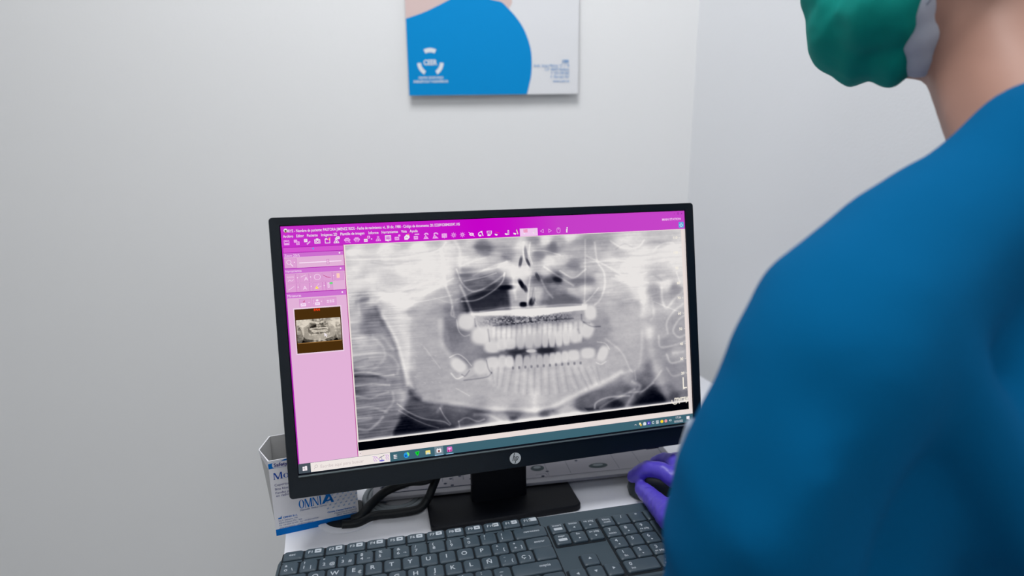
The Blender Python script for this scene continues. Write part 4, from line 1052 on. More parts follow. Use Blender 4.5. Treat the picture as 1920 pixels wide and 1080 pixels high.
bm = bmesh.new(); tube(bm, [Vector(mc) + mdir * 0.026 + mside * 0.003 + Vector((0, 0, 0.021)), Vector(mc) + mdir * 0.026 - mside * 0.003 + Vector((0, 0, 0.021))], 0.009, 20)
put('scroll_wheel', bm_mesh(bm), M['grip'], mo, 60, world=True)
bm = bmesh.new(); rot_box(bm, (-0.03, -0.02, 0), (0.03, 0.02, 0.002), 0.0005)
for v in bm.verts: v.co = Vector(mc) + mdir * v.co.x + mside * v.co.y + Vector((0, 0, v.co.z))
put('glide_pad', bm_mesh(bm), M['blackp'], mo, world=True)

# ------------------------------------------------------------------ carton beside the monitor
bl = at_z(518.5, 1005, DZ); brp = at_z(673.5, 971, DZ)
bxv = Vector(brp - bl); bxv.z = 0; BW = bxv.length; bxv.normalize(); byv = Vector((-bxv.y, bxv.x, 0)); bnv = -byv
BO_ = Vector((bl[0], bl[1], DZ))


def box_z(px, py):
    d = ray(px, py); n = np.array(bnv); q = CAMP + d * (np.dot(np.array(BO_) - CAMP, n) / np.dot(d, n)); return q


tl_ = box_z(497.5, 866); BH = tl_[2] - DZ
bk = at_z(498, 819, DZ + BH + 0.004); BD = min(0.075, max(0.03, (Vector(bk) - BO_).dot(byv)))
yawb = math.atan2(bxv.y, bxv.x)
carton = empty('cardboard_box', tuple(BO_), yawb)
tag(carton, 'white and blue open carton standing at the left desk edge behind monitor', 'box')
BL_ = (0.0, 0.30, 0.62)
th = 0.0012


def carton_walls(bm):
    zt = BH; cr = 0.012
    outer = [(0, 0), (BW, 0), (BW, BD), (0, BD), (-cr * 0.9, BD * 0.52)]
    n = len(outer)
    lift = [0, 0, 0.004, 0.004, 0.002]
    inner = []
    cx_, cy_ = BW / 2, BD / 2
    for x, y in outer:
        inner.append((x + th * (1 if x < cx_ else -1), y + th * (1 if y < cy_ else -1)))
    vo0 = [bm.verts.new((max(x, 0.0) if i == 4 else x, y, 0)) for i, (x, y) in enumerate(outer)]; vo1 = [bm.verts.new((x, y, zt + l)) for (x, y), l in zip(outer, lift)]
    vi0 = [bm.verts.new((max(x, th) if i == 4 else x, y, th)) for i, (x, y) in enumerate(inner)]; vi1 = [bm.verts.new((x, y, zt + l)) for (x, y), l in zip(inner, lift)]
    for i in range(n):
        j = (i + 1) % n
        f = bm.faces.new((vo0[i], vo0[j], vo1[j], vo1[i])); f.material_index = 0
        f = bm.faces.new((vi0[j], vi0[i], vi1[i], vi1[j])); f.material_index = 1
        f = bm.faces.new((vo1[i], vo1[j], vi1[j], vi1[i])); f.material_index = 0
    bm.faces.new(list(reversed(vo0))); f = bm.faces.new(vi0); f.material_index = 1


bm = bmesh.new(); carton_walls(bm); bmesh.ops.recalc_face_normals(bm, faces=bm.faces)
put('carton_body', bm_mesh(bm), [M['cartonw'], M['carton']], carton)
ba = Art((0, -0.0001, BH), np.array([1.0, 0, 0]), np.array([0, 0, -1.0]), np.array([0, -1.0, 0]), 0.00008)
inv = Matrix.Rotation(-yawb, 3, 'Z')


def b2(px, py):
    q = Vector(box_z(px, py)) - BO_; q = inv @ q; return q.x, BH - q.z


BLU = S(0, 106, 190); INK = S(38, 84, 150); PALE = S(150, 178, 214); VINK = S(70, 70, 130)
ba.rect(0, 0, BW, BH, (0.72, 0.715, 0.75), 0)
y_ = b2(518, 993)[1]; ba.rect(0, y_, BW, BH, BLU, 1)
ba.poly([(0, 0.0035), (0.012, 0.003), (0.018, 0.0005), (BW, 0.0005), (BW, 0.010), (0, 0.010)], BLU, 1)
x, y = b2(510, 874); ba.rect(x, y - 0.0045, x + 0.020, y + 0.0030, S(160, 170, 200), 2, 0.003); ba.rect(x + 0.0004, y - 0.0041, x + 0.0196, y + 0.0026, (0.72, 0.715, 0.76), 3, 0.0026)
ba.text('Safety', x + 0.0018, y + 0.0014, 0.0062, VINK, 4, bold=0.03)
ba.text('Safety', x + 0.026, y + 0.0014, 0.0062, VINK, 4, bold=0.03)


def serif(s, x, y, h, w, col, lay=3):
    """narrow roman capitals"""
    t = w * 0.24; n_ = w * 0.10
    for ch in s:
        if ch == 'O':
            P = []; m = 20
            for r_, k in ((1, 1), (0, -1)):
                for i in range(m + 1)[::k]:
                    an = 2 * math.pi * i / m
                    rx = w / 2 if r_ else w / 2 - t; ry = h / 2 if r_ else h / 2 - n_ * .6
                    P.append((x + w / 2 + rx * math.cos(an), y - h / 2 + ry * math.sin(an)))
            L = len(P); ba.add(P, [(i, i + 1, L - 2 - i, L - 1 - i) for i in range(m)], col, lay); x += w * 1.12
        elif ch in 'IMN':
            if ch == 'I':
                ba.rect(x + n_, y - h, x + n_ + t, y, col, lay); ba.rect(x, y - h, x + 2 * n_ + t, y - h + n_ * .6, col, lay); ba.rect(x, y - n_ * .6, x + 2 * n_ + t, y, col, lay); x += w * 0.62
            elif ch == 'N':
                ba.rect(x, y - h, x + n_, y, col, lay); ba.rect(x + w - n_, y - h, x + w, y, col, lay); ba.poly([(x, y - h), (x + t, y - h), (x + w, y), (x + w - t, y)], col, lay)
                ba.rect(x - n_, y - n_ * .6, x + 2 * n_, y, col, lay); ba.rect(x + w - 2 * n_, y - h, x + w + n_, y - h + n_ * .6, col, lay); x += w * 1.16
            else:
                ww = w * 1.25; ba.rect(x, y - h, x + n_, y, col, lay); ba.rect(x + ww - t, y - h, x + ww, y, col, lay)
                ba.poly([(x, y - h), (x + t, y - h), (x + ww / 2 + t / 2, y), (x + ww / 2 - t / 2, y)], col, lay); ba.poly([(x + ww - t, y - h), (x + ww - t + n_, y - h), (x + ww / 2 + n_ / 2, y), (x + ww / 2 - n_, y)], col, lay)
                ba.rect(x - n_, y - n_ * .6, x + 2 * n_, y, col, lay); ba.rect(x + ww - t - n_, y - n_ * .6, x + ww + n_, y, col, lay); x += w * 1.42
    return x


x, y = b2(514, 899.5); xe = serif('M', x, y, 0.0085, 0.0072, S(40, 80, 165)); serif('O', xe, y, 0.0060, 0.0060, S(40, 80, 165))
for t_, pxx, pyy in (('Copertura', 515, 912), ('Bite block', 516, 919.5), ('Fundas para', 517, 926.5), ('en radiología', 518, 932)):
    x, y = b2(pxx, pyy); ba.text(t_, x, y, 0.0042, VINK, 3)
x, y = b2(561, 954); xe = serif('OMNI', x, y, 0.0115, 0.0062, BLU)
ba.poly([(xe - 0.0012, y), (xe + 0.0042, y - 0.0108), (xe + 0.0012, y - 0.0128), (xe + 0.0078, y - 0.0142), (xe + 0.0088, y - 0.0100), (xe + 0.0052, y - 0.0045), (xe + 0.0022, y - 0.0005)], BLU, 3)
ba.poly([(xe + 0.0066, y - 0.0135), (xe + 0.0088, y - 0.0130), (xe + 0.0130, y), (xe + 0.0098, y)], BLU, 3)
ba.poly([(xe + 0.0030, y - 0.0042), (xe + 0.0112, y - 0.0050), (xe + 0.0114, y - 0.0030), (xe + 0.0028, y - 0.0022)], BLU, 3); ba.text('®', xe + 0.0125, y - 0.011, 0.004, INK, 3)
ba.text('Disposable  Medical  Devices', b2(563, 958)[0], b2(563, 958)[1], 0.0030, INK, 3, width=0.030)
x, y = b2(522, 973.5); ba.poly([(x, y), (x, y - 0.002), (x + 0.001, y - 0.0017), (x + 0.002, y - 0.002), (x + 0.003, y - 0.0017), (x + 0.003, y - 0.0036), (x + 0.0038, y - 0.0036), (x + 0.0038, y)], BLU, 3)
ba.text('OMNIA S.r.l.', x + 0.0052, y, 0.0030, BLU, 3, bold=0.03)
for k, (t_, w_) in enumerate((('Via F. Delnevo, 190', .021), ('43036 Fidenza (PR) - Italy', .026), ('Tel. +39 0524 527453 - Fax +39 0524 525230', .044), ('www.omniaspa.eu - info@omniaspa.eu', .038))):
    ba.text(t_, x, y + 0.0034 + k * 0.0031, 0.0026, INK, 3, width=w_)
xr = BW - 0.0022
_, y = b2(668, 950.5)
for k, (t_, w_, b_) in enumerate((('Omnia Dental Iberica S.L.', .034, .03), ('Mayorista de material', .026, 0), ('28037 Madrid, España', .024, 0), ('Tel. +34 91 000 00 00', .020, 0), ('www.omniaspa.eu', .046, 0))):
    ba.text(t_, xr - (0.006 if k == 4 else 0), y + k * 0.0031, 0.0028, BLU if b_ else INK, 3, width=w_, right=False) if False else ba.text(t_, xr - w_, y + k * 0.0031, 0.0028, BLU if b_ else INK, 3, width=w_, bold=b_)
for k in range(6):
    for j in range(5):
        x_, y__ = xr - 0.033 + k * 0.0062 + (j % 2) * 0.003, y - 0.0235 + j * 0.0042
        ba.line([(x_ - 0.0012, y__), (x_ + 0.0012, y__ + 0.001)], 0.0007, PALE, 2); ba.line([(x_ + 0.0012, y__ - 0.001), (x_ - 0.001, y__ + 0.0014)], 0.0007, PALE, 2)
put('front_print', ba.mesh('front_print'), M['print'], carton)

# ------------------------------------------------------------------ grommet, cables, coil, tray
g = at_z(652, 966, DZ)
gr = empty('cable_grommet', (g[0], g[1], DZ)); tag(gr, 'round black cable grommet in the desktop beside the carton', 'grommet')
bm = bmesh.new(); lathe(bm, [(0.037, 0.0002), (0.037, 0.002), (0.034, 0.0032), (0.029, 0.003), (0.028, 0.0004)], 40)
bmesh.ops.recalc_face_normals(bm, faces=bm.faces); put('rim', bm_mesh(bm), M['desk'], gr, 50)
bm = bmesh.new(); lathe(bm, [(0.0278, 0.0004), (0.0278, 0.0026), (0.025, 0.0034)], 40); bmesh.ops.recalc_face_normals(bm, faces=bm.faces); put('cap', bm_mesh(bm), M['grip'], gr, 50)


def cable(name, pts, r, m, label, cat='cable'):
    bm = bmesh.new(); tube(bm, smooth_path(pts, 10), r, 14); bmesh.ops.recalc_face_normals(bm, faces=bm.faces)
    p0 = pts[0]; e_ = put(name, bm_mesh(bm), m, None, 180)
    tag(e_, label, cat); return e_


def pz(px, py, z): return Vector(at_z(px, py, DZ + z))


back = Vector((MC.x, MC.y, 0)) + Vector((-mn.x, -mn.y, 0)) * 0.045
cable('power_cable', [pz(660, 974, 0.006), pz(676, 967, 0.009), pz(694, 947, 0.013), pz(724, 921, 0.022), pz(765, 904, 0.032), pz(815, 889, 0.048), Vector((back.x - 0.045, back.y + 0.0, DZ + 0.10))], 0.0056, M['grip'],
      'black cable rising from the grommet, upper of the two behind the screen')
cable('video_cable', [pz(642, 984, 0.0055), pz(670, 981, 0.0055), pz(702, 967, 0.0055), pz(745, 962, 0.0065), pz(785, 954, 0.0075), pz(802, 935, 0.016), pz(812, 912, 0.030), Vector((back.x - 0.055, back.y + 0.010, DZ + 0.09))], 0.0052, M['grip'],
      'black cable looping low past the monitor base, lower of the two')
cc = pz(748, 934, 0)
bm = bmesh.new(); P = []
for k in range(150):
    an = 2 * math.pi * k / 44; r_ = 0.047 - 0.0072 * (k / 44); P.append(cc + Vector((r_ * math.cos(an), r_ * math.sin(an), 0.0036)))
tube(bm, P, 0.0034, 10); bmesh.ops.recalc_face_normals(bm, faces=bm.faces)
tag(put('coiled_cable', bm_mesh(bm), M['greyc'], None, 180), 'grey cable coiled in rings under the instruction tray', 'cable')

TZ = 0.0135
ta, tb_ = pz(697, 937, TZ), pz(1250, 880, TZ); tx = (tb_ - ta); tx.z = 0; TWd = tx.length; tx.normalize(); tyv = Vector((-tx.y, tx.x, 0))
tx_yaw = math.atan2(tx.y, tx.x)
rt = pz(1263, 860, TZ)
TWd = (rt - ta).dot(tx); TD = 0.12
trayo = empty('instruction_tray', (ta.x, ta.y, DZ), tx_yaw)
tag(trayo, 'flat pale grey tray with printed pictures lying behind the monitor stand', 'tray')
bm = bmesh.new()
loft(bm, [[(x, y, z) for x, y in rrect(TWd - a_, TD - a_, 0.010, 6, TWd / 2, TD / 2)] for a_, z in ((0.002, TZ - 0.0042), (0, TZ - 0.0034), (0, TZ - 0.001), (0.0014, TZ))])
bmesh.ops.recalc_face_normals(bm, faces=bm.faces); put('panel', bm_mesh(bm), M['tray'], trayo, 35)
for x, y in ((0.02, 0.09), (TWd - 0.03, 0.09), (TWd - 0.03, 0.03)):
    bm = bmesh.new(); rot_box(bm, (x, y, 0), (x + 0.012, y + 0.012, TZ - 0.0044), 0.001); put('foot', bm_mesh(bm), M['grip'], trayo)
pa = Art((0, 0, TZ), np.array([1.0, 0, 0]), np.array([0, 1.0, 0]), np.array([0, 0, 1.0]), 0.00012)
tinv = Matrix.Rotation(-tx_yaw, 3, 'Z')


def t2(px, py):
    q = tinv @ (pz(px, py, TZ) - Vector((ta.x, ta.y, 0))); return q.x, q.y


DKL = (0.02, 0.03, 0.06); MG = (0.12, 0.13, 0.16); PAP = (0.30, 0.295, 0.33)  # sheet tone PAP lowered like the tray, shade under the monitor included
pa.rect(0.012, 0.010, TWd - 0.012, TD - 0.01, PAP, 1)
xs = t2(887, 905)[0]
pa.line([(0.0125, TD - 0.012), (0.0125, 0.011), (xs, 0.011)], 0.0016, DKL, 2); pa.line([(0.0185, TD - 0.012), (0.0185, 0.018), (0.045, 0.018), (0.045, TD - 0.012)], 0.0009, DKL, 2)
x1, y1 = t2(987, 905)
pa.line([(x1, 0.0115), (TWd - 0.012, 0.0115)], 0.0008, MG, 2); pa.line([(TWd - 0.010, 0.0115), (TWd - 0.010, TD - 0.01)], 0.0012, MG, 2)
for pxx, pyy in ((1028, 870), (1070, 868), (1160, 858), (1200, 850)):
    x, _ = t2(pxx, pyy + 18); pa.line([(x, 0.014), (x, TD - 0.012)], 0.0006, MG, 2)
for pxx, pyy, rx, ry in ((1007.5, 878, 0.0095, 0.0075), (1121.5, 873, 0.0135, 0.0065)):
    x, y = t2(pxx, pyy); pa.disc(x, y, rx, ry, (0.05, 0.07, 0.08), 2); pa.disc(x, y + ry * 0.25, rx * 0.55, ry * 0.45, (0.2, 0.23, 0.25), 3)
for pxx, pyy in ((716, 915), (722, 913), (845, 898), (835, 907), (862, 893), (848, 910), (883, 898), (1026, 884), (1018, 893), (1080, 864), (1225, 858)):
    x, y = t2(pxx, pyy); pa.disc(x, y, 0.0024, 0.0018, DKL, 2, 8)
for pxx in (815, 830, 850, 870):
    x, _ = t2(pxx, 905); pa.line([(x, 0.025), (x, TD - 0.015)], 0.0008, MG, 2)
x, y = t2(1015, 890); pa.line([(x - 0.008, y), (x + 0.006, y + 0.002), (x + 0.008, y - 0.004)], 0.0006, MG, 2)
put('printed_sheet', pa.mesh('sheet'), M['print'], trayo)

# ------------------------------------------------------------------ poster
def wp(px, py, off=0.0):
    d = ray(px, py); t_ = (WY - off) / d[1]; return CAMP + d * t_


pbl, pbr = wp(767.5, 177.5, 0.012), wp(1083.5, 177.5, 0.012)
PW = float(np.linalg.norm(pbr - pbl)); PH = PW * 1.414
ptilt = math.asin(0.0105 / PH)
pX = np.array([1.0, 0, 0]); pUp = np.array([0, math.sin(ptilt), math.cos(ptilt)]); pN = np.array([0, -math.cos(ptilt), math.sin(ptilt)])
pO = np.array([pbl[0], WY - 0.0125, (pbl[2] + pbr[2]) / 2])
pe = empty('poster', tuple(pO)); tag(pe, 'paper poster on the back wall with big blue round shape and white logo', 'poster')
po = Art(pO, pX, -pUp, pN, 0.0003)


def p2(px, py):
    d = ray(px, py); q = CAMP + d * (np.dot(pO - CAMP, pN) / np.dot(d, pN)) - pO; return float(q @ pX), float(-(q @ pUp))


bm = bmesh.new(); rot_box(bm, (0, -PH, -0.0006), (PW, 0, 0))
MP = Matrix([[pX[0], pUp[0] * -1, pN[0], pO[0]], [pX[1], -pUp[1], pN[1], pO[1]], [pX[2], -pUp[2], pN[2], pO[2]], [0, 0, 0, 1]])
bmesh.ops.transform(bm, matrix=MP, verts=bm.verts); bmesh.ops.recalc_face_normals(bm, faces=bm.faces)
M['paper'] = mat('poster_paper', (0.73, 0.735, 0.755), 0.7, 0.1)
put('paper', bm_mesh(bm), M['paper'], pe, world=True)
SKN = S(214, 190, 186); PB = S(0, 138, 205)
po.poly([(0, -PH * 0.98), (PW * 0.66, -PH * 0.98), p2(964, -60), p2(961, 5), p2(959, 20), p2(762 + 5, 60)][:0] or [(0, p2(762, 42)[1]), (0, -PH * 0.75), (PW * 0.45, -PH * 0.80), (PW * 0.62, -PH * 0.6), p2(959, -20), p2(960, 6), p2(950, 24), p2(880, 30)], SKN, 1)
edge = [(762, 35), (800, 21), (842, 0), (862, -10), (890, -13), (920, -1), (940, 4), (953, 16), (965, 29), (978, 47), (988, 68), (995, 92), (997, 114), (996, 140), (992, 160), (988, 177.5)]
sm = smooth_path([(x, y, 0) for x, y in edge], 4)
pp = [p2(p.x, p.y) for p in sm]
pp = [(max(0.0, x), min(0.0, y)) for x, y in pp]; pp[0] = (0.0, pp[0][1]); pp[-1] = (pp[-1][0], 0.0)
po.poly(pp + [(0.0, 0.0)], PB, 2)
PWH = (0.72, 0.76, 0.80)
lx, ly = p2(807, 117); kk = PW / 316.0
po.arc(lx, ly, 17.5 * kk, 25 * kk, -118, -62, PWH, 3)
po.arc(lx, ly, 17.5 * kk, 24.5 * kk, 3, 60, PWH, 3); po.arc(lx, ly, 17.5 * kk, 24.5 * kk, 120, 177, PWH, 3)
po.text('CEER', lx, ly + 4.4 * kk, 12.5 * kk, PWH, 3, width=25 * kk, center=True, bold=0.035)
x, y = p2(808, 148); po.text('CENTRO DE ESTUDIOS', x, y, 5.6 * kk, PWH, 3, width=46 * kk, center=True, bold=0.03)
x, y = p2(808, 155); po.text('ENERGÉTICOS Y RADIOFÍSICOS', x, y, 5.6 * kk, PWH, 3, width=64 * kk, center=True, bold=0.03)
BT_ = S(90, 150, 205)
for t_, pyy, w_ in (('CEER', 117.5, 13), ('Avda. Santa Marina 17, 1º B', 125, 66), ('C.P. 06005 Badajoz', 132, 45), ('T. 924 240 005', 139.2, 34), ('F. 924 262 957', 146.5, 34), ('www.ceer.es', 154, 30)):
    x, y = p2(1067, pyy); po.text(t_, x - w_ * kk, y, 7.0 * kk, BT_, 3, width=w_ * kk, bold=0.03 if pyy < 118 else 0.0)
put('print', po.mesh('poster_print'), M['print'], pe, world=True)

# ------------------------------------------------------------------ the seated person
SEAT = 0.53
pr = empty('person', (0.40, 0.40, 0)); bpy_update()
tag(pr, 'seated person in blue scrubs and green face mask using the mouse', 'person')


def ball(bm, c, r, sc_=(1, 1, 1), R=None):
    q = bmesh.ops.create_icosphere(bm, subdivisions=3, radius=1)
    for v in q['verts']:
        p = Vector((v.co.x * r * sc_[0], v.co.y * r * sc_[1], v.co.z * r * sc_[2]))
        if R is not None: p = R @ p
        v.co = p + Vector(c)


def limb(bm, pts):
    """pts: [(centre, radius)...] chain of hulls"""
    for (a_, ra), (b_, rb) in zip(pts, pts[1:]):
        a_, b_ = Vector(a_), Vector(b_); n = max(2, int((b_ - a_).length / (0.35 * min(ra, rb))) + 1)
        for k in range(n + 1):
            t_ = k / n; ball2(bm, a_.lerp(b_, t_), ra + (rb - ra) * t_)


def ball2(bm, c, r):
    q = bmesh.ops.create_icosphere(bm, subdivisions=2, radius=r)
    for v in q['verts']: v.co += Vector(c)


def blend(bm, voxel, it, name='m'):
    """one continuous surface from overlapping volumes"""
    me = bpy.data.meshes.new(name); bm.to_mesh(me); bm.free()
    o = bpy.data.objects.new('tmp', me); COL.objects.link(o)
    md = o.modifiers.new('r', 'REMESH'); md.mode = 'VOXEL'; md.voxel_size = voxel; md.use_smooth_shade = True
    dg = bpy.context.evaluated_depsgraph_get(); me2 = bpy.data.meshes.new_from_object(o.evaluated_get(dg))
    bpy.data.objects.remove(o); bpy.data.meshes.remove(me)
    b = bmesh.new(); b.from_mesh(me2); bpy.data.meshes.remove(me2)
    for _ in range(it): bmesh.ops.smooth_vert(b, verts=b.verts, factor=0.5, use_axis_x=True, use_axis_y=True, use_axis_z=True)
    b.normal_update()
    return b


def D(px, py, dep): return Vector(at_d(px, py, dep))


sx = Vector((0.95, 0.32, 0)).normalized(); fw_ = Vector((-0.32, 0.95, 0)).normalized()
SP = Vector((0.385, 0.405, 0)); up_ = Vector((0, 0, 1))
zc = CAMZ


def B(a_, f_, z): return SP + sx * a_ + fw_ * f_ + up_ * (z - SP.z)


Rt = Matrix([[sx.x, fw_.x, 0], [sx.y, fw_.y, 0], [0, 0, 1]])
neckL = D(1845, 395, 0.39); trap = D(1697, 512, 0.37); shL = D(1590, 615, 0.35); uaL = D(1545, 690, 0.338); maL = D(1480, 810, 0.34); elL = D(1375, 1100, 0.36)
shR = B(0.185, 0.01, zc - 0.105)
elR = Vector((0.50, 0.60, zc - 0.33)); wrR = Vector((0.285, 0.655, zc - 0.395))
face = Vector((-0.86, 0.48, -0.15)).normalized(); fs = Vector((face.y, -face.x, 0)).normalized(); fu = fs.cross(face).normalized()
if fu.z < 0: fu = -fu
mk = D(1620, 40, 0.520)
hdC = mk - face * 0.064 + fu * 0.052
Rh = Matrix([[face.x, fs.x, fu.x], [face.y, fs.y, fu.y], [face.z, fs.z, fu.z]])   # x fwd, y side, z up


def H(f_, s_, u_): return hdC + face * f_ + fs * s_ + fu * u_


# body: head, neck, chest core and forearms as one skin surface
bm = bmesh.new()
ball(bm, H(-0.012, 0, 0.030), 1, (0.095, 0.074, 0.088), Rh)
ball(bm, H(0.025, 0, -0.035), 1, (0.066, 0.060, 0.075), Rh)
ball(bm, H(0.050, 0, -0.074), 1, (0.030, 0.034, 0.022), Rh)
ball(bm, H(0.006, 0, -0.058), 1, (0.052, 0.050, 0.034), Rh)
ball(bm, H(0.086, 0, -0.022), 1, (0.014, 0.013, 0.020), Rh); ball(bm, H(0.088, 0, 0.002), 1, (0.010, 0.010, 0.024), Rh)
for s_ in (-1, 1):
    ball(bm, H(0.060, s_ * 0.036, -0.015), 1, (0.024, 0.020, 0.018), Rh)
    ball(bm, H(0.076, s_ * 0.030, 0.036), 1, (0.012, 0.022, 0.008), Rh)
    ball(bm, H(0.073, s_ * 0.030, 0.009), 1, (0.012, 0.018, 0.007), Rh)
    ball(bm, H(0.073, s_ * 0.030, 0.015), 1, (0.012, 0.014, 0.011), Rh)
    ball(bm, H(-0.008, s_ * 0.074, -0.005), 1, (0.018, 0.008, 0.030), Rh)
limb(bm, [(D(1875, 40, 0.462), 0.046), (D(1893, 130, 0.445), 0.044), (D(1930, 210, 0.43), 0.05)])
limb(bm, [(B(0, 0.00, zc - 0.08), 0.062), (B(0, 0.02, zc + 0.0), 0.054), (H(-0.025, 0, -0.09), 0.052), (H(-0.03, 0, -0.03), 0.055)])
limb(bm, [(B(-0.12, 0, zc - 0.09), 0.045), (B(0.12, 0, zc - 0.09), 0.045)])
limb(bm, [(elR, 0.038), (elR.lerp(wrR, 0.4), 0.038), (wrR, 0.027)])
limb(bm, [(shR, 0.045), (elR, 0.038)])
limb(bm, [(shL, 0.040), (elL, 0.036)])
limb(bm, [(B(-0.12, 0, zc - 0.09), 0.04), (shL, 0.04)]); limb(bm, [(B(0.12, 0, zc - 0.09), 0.04), (shR, 0.04)])
wrL = Vector((0.180, 0.455, 0.715)); limb(bm, [(elL, 0.036), (elL.lerp(wrL, 0.4), 0.036), (wrL, 0.026)])
b = blend(bm, 0.0055, 6)
body = put('body', bm_mesh(b), M['skin'], pr, 180, world=True)
# scrub top
bm = bmesh.new()
ball(bm, B(0, 0.02, zc - 0.17), 1, (0.175, 0.105, 0.13), Rt)
ball(bm, B(0, 0.03, zc - 0.29), 1, (0.165, 0.115, 0.14), Rt)
ball(bm, B(0, 0.02, zc - 0.44), 1, (0.155, 0.120, 0.14), Rt)
ball(bm, B(0, 0.00, zc - 0.56), 1, (0.178, 0.135, 0.11), Rt)
ball(bm, B(-0.075, -0.035, zc - 0.20), 1, (0.08, 0.055, 0.11), Rt); ball(bm, B(0.075, -0.035, zc - 0.20), 1, (0.08, 0.055, 0.11), Rt)
limb(bm, [(D(2030, 250, 0.40), 0.056), (D(1955, 300, 0.392), 0.056), (neckL, 0.054), (trap, 0.060), (shL, 0.061), (uaL, 0.058), (maL, 0.055), (elL, 0.053)])
limb(bm, [(elL, 0.053), (elL.lerp(wrL, 0.55), 0.045)])
limb(bm, [(D(1760, 640, 0.42), 0.075), (D(1800, 860, 0.43), 0.085), (D(1900, 1100, 0.45), 0.10)])
limb(bm, [(D(1960, 520, 0.43), 0.085), (D(2050, 800, 0.44), 0.10)])
limb(bm, [(D(1600, 720, 0.38), 0.06), (D(1600, 900, 0.40), 0.07), (D(1560, 1100, 0.41), 0.07)])
limb(bm, [(D(1690, 560, 0.312), 0.020), (D(1760, 690, 0.322), 0.024), (D(1850, 860, 0.333), 0.024), (D(1920, 1020, 0.345), 0.024)])
limb(bm, [(D(1590, 760, 0.297), 0.014), (D(1520, 870, 0.296), 0.017), (D(1450, 1020, 0.303), 0.018)])
nR = SP + (SP - Vector((neckL.x, neckL.y, 0))); nR = B(0.06, 0.01, neckL.z)
limb(bm, [(nR, 0.054), (B(0.12, 0.01, zc - 0.085), 0.058), (shR, 0.062), (shR.lerp(elR, 0.5), 0.055), (elR, 0.052), (elR.lerp(wrR, 0.62), 0.043)])
limb(bm, [(neckL, 0.05), (B(0, 0, neckL.z + 0.0), 0.056), (nR, 0.05)])
b = blend(bm, 0.007, 12)
for v in b.verts:          # folds in the cloth
    p = v.co
    d1 = mnoise.noise(Vector((p.x * 9 + p.z * 7, p.y * 7, p.z * 5 - p.x * 4)))
    d2 = mnoise.noise(Vector((p.x * 26 + p.z * 16, p.y * 16, p.z * 12)) + Vector((5, 1, 3)))
    low = min(1.0, max(0.25, (zc + 0.0 - p.z) / 0.25))
    v.co = p + v.normal * (0.014 * d1 + 0.0045 * d2) * low
    q = Vector(p) - B(0, 0.03, zc + 0.03)
top = put('scrub_top', bm_mesh(b), M['scrub'], pr, 180, world=True); top['label'] = 'loose blue scrub top with sleeves'
# mask
bm = bmesh.new()
ball(bm, mk, 1, (0.047, 0.055, 0.055), Rh)
ball(bm, mk + fu * 0.035 - face * 0.006, 1, (0.044, 0.052, 0.050), Rh)
ball(bm, D(1668, 92, 0.504), 0.031); ball(bm, D(1650, 20, 0.486), 0.038); ball(bm, mk + face * 0.012 + fu * 0.030, 0.040)
b = blend(bm, 0.0035, 5)
for v in b.verts:
    q = v.co - mk; a_ = q.dot(fu) ; s_ = q.dot(fs)
    v.co += v.normal * (0.0020 * math.sin((v.co - mk).dot(face) * 190 + a_ * 40 + 1.0) + 0.0013 * mnoise.noise(Vector(((v.co - mk).dot(face) * 45 + a_ * 14, s_ * 14, a_ * 9))) + 0.0012 * mnoise.noise(v.co * 70))
mko = put('face_mask', bm_mesh(b), M['mask'], pr, 180, world=True); mko['label'] = 'green surgical face mask'
bm = bmesh.new()
ball(bm, D(1728, 100, 0.487), 0.020); ball(bm, D(1721, 64, 0.479), 0.022); ball(bm, D(1706, 14, 0.470), 0.022); ball(bm, D(1688, -34, 0.464), 0.022)
b = blend(bm, 0.0035, 5)
o = put('mask_lining', bm_mesh(b), M['maskw'], mko, 180, world=True)
for s_ in (-1, 1):
    bm = bmesh.new()
    tube(bm, smooth_path([mk - face * 0.03 + fs * s_ * 0.050 + fu * 0.045, H(0.02, s_ * 0.078, 0.03), H(-0.022, s_ * 0.082, 0.028), H(-0.026, s_ * 0.080, -0.02), H(0.01, s_ * 0.072, -0.045), mk - face * 0.03 + fs * s_ * 0.048 - fu * 0.02], 8), 0.0012, 8)
    put('ear_loop', bm_mesh(bm), M['maskw'], mko, 180, world=True)
# hair tied up
bm = bmesh.new()
ball(bm, H(-0.022, 0, 0.044), 1, (0.100, 0.082, 0.088), Rh); ball(bm, H(-0.060, 0, 0.010), 1, (0.058, 0.070, 0.058), Rh); ball(bm, H(-0.118, 0, 0.055), 1, (0.038, 0.040, 0.038), Rh)
b = blend(bm, 0.005, 4)
kill = [v for v in b.verts if (v.co - H(0, 0, 0)).dot(face) > 0.052 and (v.co - H(0, 0, 0)).dot(fu) < 0.075]
for v in b.verts: v.co += v.normal * 0.002 * math.sin(220 * (v.co - hdC).dot(fs) + 60 * (v.co - hdC).dot(fu))
bmesh.ops.delete(b, geom=kill, context='VERTS')
put('hair', bm_mesh(b), M['hair'], pr, 180, world=True)
EW = mat('eye_white', (0.75, 0.75, 0.75), 0.2)
for s_ in (-1, 1):
    bm = bmesh.new(); ball(bm, H(0.0745, s_ * 0.030, 0.020), 0.0105)
    ey_ = put('eye', bm_mesh(bm), EW, pr, 180, world=True)
    bm = bmesh.new(); ball(bm, H(0.0800, s_ * 0.030, 0.020), 1, (0.0055, 0.0055, 0.0055), Rh)
    put('iris', bm_mesh(bm), M['hair'], ey_, 180, world=True)
